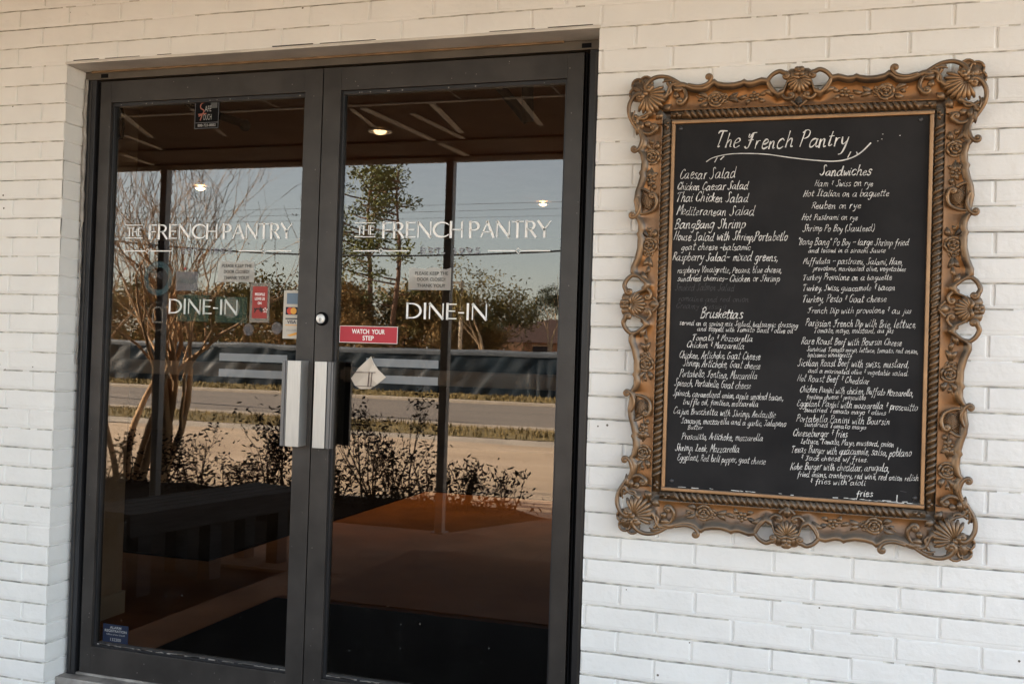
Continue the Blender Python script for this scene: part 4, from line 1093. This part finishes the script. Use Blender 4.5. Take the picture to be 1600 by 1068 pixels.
tag(b.build('walkway', M_['concrete'], loc=(0, -2, -.14)), kind='structure')
b = MB()
for xx in (.80, -.9, 2.6): b.box(xx, -3.83, -.1399, xx+.007, -.05, -.1388)
b.box(-1, -2.25, -.1399, 12, -2.243, -.1388)
tag(b.build('joint_lines', M_['near_black'], loc=(0, -2, -.14)), kind='structure')
b = MB(); b.box(-.02, -3.09, -.1397, 2.2, -1.66, -.131, .003)
tag(b.build('rubber_mat', M_['mesh'], loc=(1.1, -2.4, -.14)), 'brown perforated rubber mat on the walkway outside the doors', 'mat')
b = MB(); b.box(-.165, -1.62, -.1397, 2.1, -.06, -.128, .003)
tag(b.build('door_mat', M_['black'], loc=(1, -.8, -.14)), 'plain black doormat on the walkway right before the doors', 'mat')
# planting bed
b = MB(); nx, ny = 60, 16; V = []; F = []
for x in np.linspace(-11, .55, nx):
    for y in np.linspace(-5.55, -3.842, ny):
        e = min(1, min(y+5.55, -3.842-y)/.25, (.55-x)/.6); V.append((x, y, -.30+.13*max(0, e)+.06*float(vnoise(x, y, 3))*e))
for i in range(nx-1):
    for j in range(ny-1): F.append((i*ny+j, (i+1)*ny+j, (i+1)*ny+j+1, i*ny+j+1))
b.add(V, F); b.box(-16, -3.842, -.30, -1.001, -2.2005, -.185); b.box(-16, -2.2, -.30, -.461, -.002, -.16)
tag(b.build('planting_bed', M_['soil'], loc=(-4, -4.6, -.2)), kind='structure')
# path, verges, road
sheet('sidewalk', -120, -13.55, 60, -12.45, GZ+.012, M_['kerb'])
sheet('near_verge', -120, -15.8, 60, -13.55, GZ+.02, M_['grass'])
sheet('road', -200, -25.4, 100, -16.1, GZ-.01, M_['road'])
b = MB(); b.box(-120, -16.1, GZ-.02, 60, -15.8, GZ+.07, .02); b.box(-120, -25.75, GZ-.02, 60, -25.4, GZ+.08, .02); tag(b.build('kerb', M_['kerb'], loc=(0, -16, GZ)), kind='structure')
sheet('far_verge', -200, -34, 100, -25.75, GZ+.02, M_['grass'])
b = MB(); b.add([(-60, -28.1, GZ-.004), (20, -12.45-1.9+.9, GZ-.004), (20, -13.55+.0, GZ-.004), (-60, -28.35, GZ-.004)], [(0, 1, 2, 3)])
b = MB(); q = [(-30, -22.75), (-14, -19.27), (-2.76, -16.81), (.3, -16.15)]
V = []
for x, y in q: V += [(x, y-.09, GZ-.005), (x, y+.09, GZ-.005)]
b.add(V, [(2*i, 2*i+2, 2*i+3, 2*i+1) for i in range(3)]); tag(b.build('cable_shadow_strip', M_['near_black'], loc=(-8, -18, GZ)), kind='structure')  # dark strip painted on the road for the shadow of a power line
b = MB(); V = []; F = []
for (y0, y1, n, hh) in ((-15.8, -13.5, 9000, .12), (-30.9, -25.8, 6000, .13)):
    for k in range(n):
        x = random.uniform(-42, 10); y = random.uniform(y0, y1); a = random.uniform(0, 6.28); h = hh*random.uniform(.2, 1)*(.45+1.1*(float(vnoise(x, y, .8))+.5)); wv = .016+.02*(y0 < -20)
        i = len(V); dx, dy = math.cos(a)*wv, math.sin(a)*wv; l = random.uniform(-.05, .05)
        V += [(x-dx, y-dy, GZ+.02), (x+dx, y+dy, GZ+.02), (x+l, y+l, GZ+.02+h)]; F.append((i, i+1, i+2))
b.add(V, F); tag(b.build('grass_tufts', M_['grass'], loc=(-10, -15, GZ), fix=False), 'dry yellow grass on the verges along the road', 'grass', kind='stuff')

# ---------------------------------------------------------------- canopy, bench
CE = 1.0
can = empty('entrance_canopy', (-2, -2, 2.62), 'flat dark canopy on square grey posts over the walkway', 'canopy')
CX0, CX1 = -17.0, 4.3
b = MB(); b.box(CX0, -3.84, 2.622, CX1, -.012, 2.70); b.build('soffit', M_['soffit'], can)
b = MB(); b.box(CX0, -3.90, 2.615, CX1, -3.841, 2.95); b.box(CX1+.001, -3.90, 2.615, CX1+.06, -.012, 2.95); b.build('fascia', M_['trimm'], can)
b = MB(); b.box(CX0, -.012, 2.56, CX1, -.0112, 2.6205); b.box(CX0, -.05, 2.60, CX1, -.012, 2.6205); b.build('wall_trim', M_['soffit'], can)
b = MB(); b.box(CX0, -3.80, 2.605, CX1, -3.66, 2.6215, .003); b.box(CX0, -3.22, 2.608, CX1, -3.14, 2.6215, .003); b.build('beam', M_['soffit'], can)
b = MB(); b.box(CX0, -2.205, 2.614, CX1, -2.18, 2.6212)
for xx in (.56, 1.14, -.6, 2.3, 3.4): b.box(xx, -2.18, 2.617, xx+.008, -.05, 2.6212)
b.build('seam', M_['trim_and_streak'], can)
for x0, y0, x1, y1, r in ((-.08, -2.25, .06, -3.66, .022), (-.16, -2.26, -.24, -2.8, .012), (.16, -2.43, .23, -3.12, .017), (.37, -2.22, .28, -2.95, .017), (.90, -2.21, .85, -2.84, .014), (-1.68, -2.12, -1.94, -2.74, .016), (-2.1, -2.68, -2.14, -3.13, .014), (-2.57, -3.16, -2.62, -3.66, .020), (-1.15, -2.09, -1.38, -2.79, .012)):
    b = MB(); d = Vector((y1-y0, -(x1-x0), 0)).normalized()*r
    V = [Vector((x0, y0, 2.612))-d, Vector((x0, y0, 2.612))+d, Vector((x1, y1, 2.612))+d, Vector((x1, y1, 2.612))-d]; V += [v+Vector((0, 0, .0085)) for v in V]
    b.add(V, [(0, 1, 2, 3), (4, 7, 6, 5), (0, 4, 5, 1), (1, 5, 6, 2), (2, 6, 7, 3), (3, 7, 4, 0)]); b.build('trim_and_streak', M_['trim_and_streak'], can)  # thin pale boards standing for streaks of reflected sunlight on the soffit
for xx in (-.10, -2.58, -5.1, -7.6, 4.1):
    b = MB(); b.box(xx-.030, -3.88+.06, -.14, xx+.030, -3.81+.06, 2.60, .006); b.box(xx-.05, -3.90+.06, -.14, xx+.05, -3.79+.06, -.130, .003); b.build('post', M_['post'], can)
downlight('canopy_lamp', -.22, -2.79, 2.610, .075, 5, 'small lit recessed lamp under the canopy, mirrored in the right door', 'lamp')

bn = empty('bench', (-.88, -1.85, -.14), 'low weathered grey plank bench on the walkway left of the doors', 'bench')
for k in range(4):
    x0 = -1.06+k*.096; b = MB(); b.box(x0, -2.50, .262, x0+.086, -1.15, .30, .006); b.build('plank', M_['bench'], bn)
b = MB(); b.box(-.676, -2.52, .18, -.650, -1.13, .302, .005); b.box(-1.09, -2.52, .18, -1.064, -1.13, .302, .005); b.build('apron', M_['bench'], bn)
for x0 in (-1.04, -.77):
    for y0 in (-2.35, -1.80, -1.30):
        b = MB(); b.box(x0, y0, -.14, x0+.09, y0+.09, .261, .004); b.build('leg', M_['bench'], bn)
bn.rotation_euler = (0, 0, R_(12)); bn.location.y -= .12

# ---------------------------------------------------------------- plants
def grow(mb, p, d, L, r, depth, rnd, tips, spread=.5, up=.15, n=5, kids=(2, 3), shrink=.72, wob=.12):
    pts = [Vector(p)]; rad = [r]; d = Vector(d).normalized(); k = 4
    for i in range(k):
        d = (d+Vector((rnd.uniform(-wob, wob), rnd.uniform(-wob, wob), rnd.uniform(-wob, wob)+up*.15))).normalized()
        pts.append(pts[-1]+d*L/k); rad.append(r*(1-.42*(i+1)/k))
    mb.tube(pts, rad, n, caps=depth == 0)
    if depth == 0: tips.append((pts[-1], d)); return
    for q in range(rnd.randint(*kids)):
        i = rnd.randint(2, k) if q else k
        a = Vector((rnd.uniform(-1, 1), rnd.uniform(-1, 1), rnd.uniform(-.5, 1)))
        grow(mb, pts[i], d+a*spread+Vector((0, 0, up)), L*shrink*rnd.uniform(.8, 1.15), rad[i]*.72, depth-1, rnd, tips, spread, up, max(3, n-1), kids, shrink, wob)
def leaves(mb, c, n, R, s, rnd, flat=.8):
    for _ in range(n):
        o = Vector(c)+Vector((rnd.gauss(0, 1)*R, rnd.gauss(0, 1)*R, rnd.gauss(0, 1)*R*flat)); a = Vector((rnd.uniform(-1, 1), rnd.uniform(-1, 1), rnd.uniform(-1, 1))).normalized()*s*rnd.uniform(.6, 1.3)
        q = a.orthogonal().normalized()*s*.42; i = len(mb.v)
        mb.v += [tuple(o-a), tuple(o+q), tuple(o+a), tuple(o-q)]; mb.f.append((i, i+1, i+2, i+3))

rn = random.Random(3)
crape = empty('crape_myrtle', (-4.1, -5.55, GZ), 'bare multi-stemmed tree with golden bark beyond the left post', 'tree')
b = MB(); tips = []
for (x, dx, dy, r) in ((-4.28, -.16, -.10, .044), (-4.16, .06, -.15, .060), (-3.93, .30, -.05, .066), (-4.04, .20, -.2, .048), (-4.34, -.35, .0, .034), (-3.88, .52, -.10, .044)):
    grow(b, (x, -5.55+rn.uniform(-.10, .10), GZ), (dx, dy, 1), 1.30, r, 4, rn, tips, .72, .10, 7, (2, 4), .74, .2)
b.build('trunk', M_['bark'], crape, smooth=True)
b = MB()
for p, d in tips:
    b.tube([p, p+d*.16+Vector((rn.uniform(-.08, .08), rn.uniform(-.08, .08), .05)), p+d*.34+Vector((rn.uniform(-.12, .12), rn.uniform(-.12, .12), .04))], [.004, .003, .0015], 3)
b.build('twig', M_['twig'], crape)
b = MB()
for p, d in tips[::7]: leaves(b, p+d*.3, 7, .045, .016, rn)
b.build('seed_cluster', M_['seed'], crape, fix=False)

def shrub(x, y, h, n, seed, lean=0):
    r_ = random.Random(seed); t = empty('shrub', (x, y, -.22), 'dark leafy shrub with withered leaves in the bed before the canopy', 'shrub', 'withered shrubs in the planting bed')
    b = MB(); tips = []
    for k in range(n):
        grow(b, (x+r_.uniform(-.16, .16), y+r_.uniform(-.1, .1), -.22), (r_.uniform(-.35, .35)+lean, r_.uniform(-.25, .25), 1), h*.46*r_.uniform(.7, 1.2), .010, 2, r_, tips, .55, .25, 4, (2, 3), .62, .2)
    b.build('stem', M_['stem'], t)
    b = MB()
    for p, d in tips:
        leaves(b, p, 6, .045, .028, r_); leaves(b, p-d*.12, 4, .05, .026, r_)
    for k in range(int(42*n)): leaves(b, (x+r_.gauss(0, .2), y+r_.gauss(0, .12), -.2+abs(r_.gauss(0, .24))*h), 1, .02, .032, r_)
    b.build('leaves', M_['deadleaf'], t, fix=False)
for i, (x, y, h, n, ln) in enumerate(((-3.95, -5.0, .55, 4, 0), (-3.4, -5.1, .50, 4, .1), (-3.0, -4.9, .72, 5, 0), (-2.6, -5.1, .40, 5, -.1), (-2.25, -5.0, .90, 7, 0), (-1.95, -4.8, .85, 7, .1), (-1.62, -4.9, .5, 5, 0), (-1.22, -5.1, 1.08, 5, -.22), (-1.05, -5.0, 1.05, 6, .08), (-.75, -4.9, .55, 5, .2), (-.45, -5.1, .45, 3, 0), (-.28, -5.0, .62, 4, .05), (-.12, -5.1, .40, 3, .05), (-4.5, -5.0, .5, 4, 0))):
    shrub(x, y, h, n, 40+i, ln)

# ---------------------------------------------------------------- dark cloth fence across the road
fen = empty('cloth_fence', (-18, -31.2, GZ), 'temporary fence hung with dark slate cloth across the road', 'fence')
FX0, FX1 = -60.0, 8.0
nx = 560; b = MB(); V = []; F = []; zs = np.linspace(0, 1.42, 12)
for x in np.linspace(FX0, FX1, nx):
    top = .010*math.sin(x*1.9)+.05*float(vnoise(x, 0, .31))
    pl = .5+.5*math.sin(x*16) if -7.4 < x < -5.9 else 0
    for z in zs:
        u = z/1.42
        V.append((x, -31.2+.20*float(vnoise(x+z*.9, z, .9))+.12*float(vnoise(x*1.6-z*1.3, z*.8, 2.2))+.10*abs(float(vnoise(x*.8+z*1.1, z*.3, 1.4)))+.12*pl*(1.1-u), GZ+.02+z*(1+top/1.42)))
m = len(zs)
for i in range(nx-1):
    for j in range(m-1): F.append((i*m+j, (i+1)*m+j, (i+1)*m+j+1, i*m+j+1))
b.add(V, F); b.build('cloth', M_['fabric'], fen, smooth=True, fix=False)
b = MB(); V = []; F = []
for x in np.linspace(FX0, FX1, nx):
    top = .010*math.sin(x*1.9)+.05*float(vnoise(x, 0, .31))
    for z, o in ((1.39, .05), (1.50, .07), (1.60, .06), (1.60, .0)): V.append((x, -31.2+o+.05*float(vnoise(x, z, 1.3)), GZ+.02+(z+.02*float(vnoise(x, 3, 1.1)))*(1+top/1.42)))
for i in range(nx-1):
    for j in range(3): F.append((i*4+j, (i+1)*4+j, (i+1)*4+j+1, i*4+j+1))
b.add(V, F); b.build('top_band', M_['band'], fen, smooth=True, fix=False)
for k in range(23):
    xx = FX0+.5+k*3.0; b = MB(); b.tube([(xx, -31.45, GZ), (xx, -31.45, GZ+1.7)], .03, 8); b.build('post', M_['galv'], fen)

# ---------------------------------------------------------------- trees, poles, house, cables beyond
def pine(x, y, h, r, seed, sparse, label, lo=.42):
    r_ = random.Random(seed); t = empty('pine_tree', (x, y, GZ), label, 'tree'); b = MB()
    pts = [(x+.15*math.sin(i*.9+seed), y, GZ+h*i/10) for i in range(11)]; b.tube(pts, [r*(1-.085*i) for i in range(11)], 8)
    c = MB(); n = 15 if sparse else 26
    for k in range(n):
        z = h*(lo+(1-lo)*k/n)+r_.uniform(-.2, .2); L = (1-abs((z/h-(.70 if not sparse else .62))/.5)**1.6)*h*.20*r_.uniform(.7, 1.2)+.4; a = r_.uniform(0, 6.28)
        if sparse: a = r_.choice((r_.gauss(3.1, .6), r_.uniform(0, 6.28)))
        p = Vector((x, y, GZ+z)); e = p+Vector((math.cos(a)*L, math.sin(a)*L, L*.22)); mid = (p+e)/2+Vector((0, 0, -.12*L*.3))
        b.tube([p, mid, e], [r*.28, r*.18, .02], 4)
        for q in range(7 if not sparse else 5):
            s = r_.uniform(.45, 1.05); leaves(c, p+(e-p)*s+Vector((r_.uniform(-.4, .4), r_.uniform(-.4, .4), r_.uniform(-.1, .4))), 17 if not sparse else 16, .27, .13, r_, .6)
    if not sparse:
        for q in range(10): leaves(c, (x+r_.uniform(-.9, .9), y+r_.uniform(-.8, .8), GZ+h*r_.uniform(.9, 1.0)), 26, .28, .13, r_, .6)
    b.build('trunk', M_['pinebark'], t, smooth=True); c.build('crown', M_['pine'], t, fix=False)
pine(-21.0, -46, 11.3, .22, 4, False, 'tall pine with a full green crown beyond the dark fence', .50)
pine(-18.9, -45, 11.0, .20, 9, True, 'tall thin pine with sparse branches right of the full pine', .35)

def broad(name, x, y, h, w_, m, seed, label, group=None, dens=1.0, bark='bark', open_=False, cat='tree'):
    r_ = random.Random(seed); t = empty(name, (x, y, GZ), label, cat, group); b = MB(); tips = []
    for k in range(2 if not open_ else 1): grow(b, (x+k*.2, y, GZ), (r_.uniform(-.15, .15), 0, 1), h*.34, .09*h/5, 4, r_, tips, .62*w_/h*1.5, .12, 6, (2, 3), .70, .14)
    sx = max(1e-3, max(abs(p.x-x) for p, d in tips))/(w_/2); sz = max(p.z for p, d in tips)-GZ; kz = (h*.94)/sz
    b.v = [(x+(v[0]-x)/sx, y+(v[1]-y)/sx, GZ+(v[2]-GZ)*kz) for v in b.v]
    b.build('trunk', M_[bark], t, smooth=True); c = MB()
    for p, d in tips:
        q = Vector((x+(p.x-x)/sx, y+(p.y-y)/sx, GZ+(p.z-GZ)*kz)); leaves(c, q, int((24 if open_ else 26)*dens), .42 if open_ else .36, .10 if open_ else .12, r_, .6)
    if not open_:
        for q in range(int(40*dens)): leaves(c, (x+r_.uniform(-.48, .48)*w_, y+r_.uniform(-.3, .3)*w_, GZ+h*r_.uniform(.1, .75)), 24, .42, .13, r_, .8)
    c.build('crown', M_[m], t, fix=False); return t
GRP = 'bushy trees behind the cloth fence'
p1 = broad('bushy_tree', -20, -47, 5.6, 4.6, 'olive', 1, 'olive green bushy tree standing in the row behind the cloth fence', GRP)
p2 = broad('bushy_tree', -17, -46.5, 5.0, 4.0, 'rust', 2, 'rusty brown bushy tree standing in the row behind the cloth fence', GRP)
for i, (pr, x, y, s, rz) in enumerate(((p2, -22.6, -46, 1.05, 1), (p1, -16.4, -48, .92, 2), (p2, -15.0, -48, .62, .2), (p1, -17.9, -50, 1.0, 5), (p1, -15.6, -52, 1.05, 1.1), (p2, -18.6, -49, 1.15, 3), (p1, -24.8, -47, 1.0, 4), (p2, -26.6, -46.5, .95, 5), (p1, -28.6, -47, 1.1, 1.4), (p2, -30.6, -48, 1.05, 2.4), (p1, -32.6, -47, 1.0, 3.3), (p2, -34.6, -46, 1.1, .4), (p1, -36.8, -48, 1.15, 5.2), (p2, -39, -47, 1.0, 2.2), (p1, -41.4, -47, 1.1, .9), (p1, -23.6, -50, 1.15, 2.8), (p2, -20.9, -45, .8, 4.4), (p1, -44, -48, 1.2, 3), (p2, -16.2, -46, .7, 5.6))):
    o = copy_tree(pr); o.location = (x, y, GZ); o.scale = (s*1.05, s, s); o.rotation_euler = (0, 0, rz)
broad('open_oak', -13.8, -45, 6.75, 3.5, 'olive', 21, 'airy tree with a thin olive crown left of the brown house', None, 1.7, 'pale', True)
broad('dark_tree', -24.0, -95, 8.9, 8.0, 'darkfol', 25, 'dark evergreen tree rising behind the brown roofed house', None, 3.2)
broad('dark_tree', -29.0, -97, 6.0, 6.0, 'darkfol', 28, 'lower dark tree at the left end of the brown roof', None, 2.5)
t = empty('bare_tree', (-11.7, -50, GZ), 'pale leafless tree in front of the brown house', 'tree'); b = MB(); tips = []
r_ = random.Random(8); grow(b, (-11.7, -50, GZ), (-.02, 0, 1), 2.4, .13, 4, r_, tips, .38, .28, 6, (2, 3), .68, .12); b.build('trunk', M_['pale'], t, smooth=True)
for x, y, h, r, lb in ((-15.4, -45.5, 5.3, .10, 'short pale utility pole with a small crossarm near the open tree'), (-22.5, -45, 6.6, .16, 'pale wooden pole at the left edge of the pine')):
    t = empty('utility_pole', (x, y, GZ), lb, 'pole'); b = MB(); b.tube([(x, y, GZ), (x, y, GZ+h*.5), (x, y, GZ+h)], [r*1.1, r, r*.85], 10); b.build('shaft', M_['pole'], t, True)
    if r < .12: b = MB(); b.box(x-1.0, y-.05, GZ+h-.2, x+.1, y+.05, GZ+h-.08); b.box(x-.9, y-.08, GZ+.2, x-.8, y+.02, GZ+h-.9); b.build('crossarm', M_['pole'], t)
b = MB(); r_ = random.Random(77)
for k in range(900):
    xx = r_.uniform(-70, -20.5); leaves(b, (xx, -62+r_.uniform(-3, 3), GZ+r_.uniform(.5, 3.6+1.2*math.sin(xx*.7))), 14, .6, .22, r_, .7)
for k in range(34): b.ellipsoid((-72+k*1.55, -66, GZ+.6), (Vector((1.6, 0, 0)), Vector((0, 1.2, 0)), Vector((0, 0, 2.0+.9*math.sin(k*2.3)))), 10, 7)
for k in range(24): b.ellipsoid((-8+k*1.8, -66, GZ+.6), (Vector((1.7, 0, 0)), Vector((0, 1.2, 0)), Vector((0, 0, 2.2+.9*math.sin(k*2.3)))), 10, 7)
for k in range(420):
    xx = r_.uniform(-9, 34); leaves(b, (xx, -62+r_.uniform(-3, 3), GZ+r_.uniform(.5, 4.2+1.4*math.sin(xx*.7))), 14, .6, .22, r_, .7)
tag(b.build('far_wood', M_['rust'], loc=(-40, -62, GZ), fix=False), 'brownish mass of undergrowth filling the gaps behind the bushy trees', 'wood', kind='stuff')
# house
hs = empty('brown_roof_house', (-18, -82, GZ), 'brick house with a brown hipped roof beyond the fence at right', 'house')
hx0, hx1, hy0, hy1, ez, rz_ = -29.8, -12.6, -92.0, -80.0, 2.35, 4.6
b = MB(); V = [(hx0-.6, hy0-.6, ez), (hx1+.6, hy0-.6, ez), (hx1+.6, hy1+.6, ez), (hx0-.6, hy1+.6, ez), (hx0+8.2, -86, rz_), (hx1-6.5, -86, rz_)]
b.add(V, [(0, 1, 5, 4), (1, 2, 5), (2, 3, 4, 5), (3, 0, 4), (3, 2, 1, 0)]); b.build('roof', M_['roof'], hs)
b = MB(); b.box(hx0, hy0, GZ, hx1, hy1, ez-.001); b.build('wall', M_['hwall'], hs)
for xx in (-27.4, -24.2, -21.4, -18.0):
    b = MB(); b.box(xx, hy1-.02, .9, xx+1.6, hy1+.04, 2.05); wv = b.build('window', M_['glassd'], hs)
    b = MB(); b.box(xx-.08, hy1-.01, .82, xx+1.68, hy1+.02, .9); b.box(xx-.08, hy1-.01, 2.05, xx+1.68, hy1+.02, 2.13); b.build('frame', M_['kerb'], wv)
for xx, h in ((-25.6, .1), (-25.1, .15)):
    b = MB(); b.tube([(xx, -82.0, 2.9), (xx, -82.0, 3.3+h)], .05, 8); b.build('vent_pipe', M_['galv'], hs)
b = MB(); hf = empty('wooden_fence', (-22, -60, GZ), 'low brown board fence in front of the brick house', 'fence')
for k in range(60):
    xx = -25+k*.145; b.box(xx, -60, GZ, xx+.135, -59.97, 2.0+.05*random.random())
b.build('boards', M_['hwall'], hf)
b = MB(); b.box(-19.1, -46.5, 1.9, -18.75, -46.3, 2.5, .03); bd = empty('birdhouse', (-18.9, -46.4, GZ), 'orange lit birdhouse box on a post between pine trunks', 'birdhouse')
b.add([(-19.2, -46.55, 2.5), (-18.65, -46.55, 2.5), (-18.92, -46.55, 2.75), (-19.2, -46.25, 2.5), (-18.65, -46.25, 2.5), (-18.92, -46.25, 2.75)], [(0, 1, 2), (3, 5, 4), (0, 2, 5, 3), (1, 4, 5, 2), (0, 3, 4, 1)])
b.build('box', mat('birdhouse_wood', (.62, .36, .17), .8), bd); b = MB(); b.tube([(-18.92, -46.4, GZ), (-18.92, -46.4, 1.9)], .05, 8); b.build('post', M_['near_black'], bd)
# cables over the lot
for nm, z0, z1, sag, r, lb in (('overhead_cable', 3.04, 3.10, .10, .017, 'thick black cable sagging low across the sky'), ('power_line', 3.90, 3.99, .0, .005, 'thin upper power line crossing the sky'), ('power_line', 3.78, 3.88, .0, .005, 'thin power line just below the uppermost one'), ('power_line', 3.66, 3.73, .0, .004, 'thin lowest power line above the black cable')):
    pts = [(-26+k*1.4, -14+.3*math.sin(k), 0) for k in range(26)]
    pts = [(p[0], -14.0, 2.965+.008*(p[0]+5.3)**2 if r > .01 else z0+(z1-z0)*(p[0]+5)/3*.35+sag*(((p[0]+5)/6)**2-.3)*.35) for p in pts]
    b = MB(); b.tube(pts, r if r > .01 else r*.75, 5); tag(b.build(nm, M_['wire'] if r > .01 else M_['line'], loc=(-8, -14, z0)), lb, 'cable')
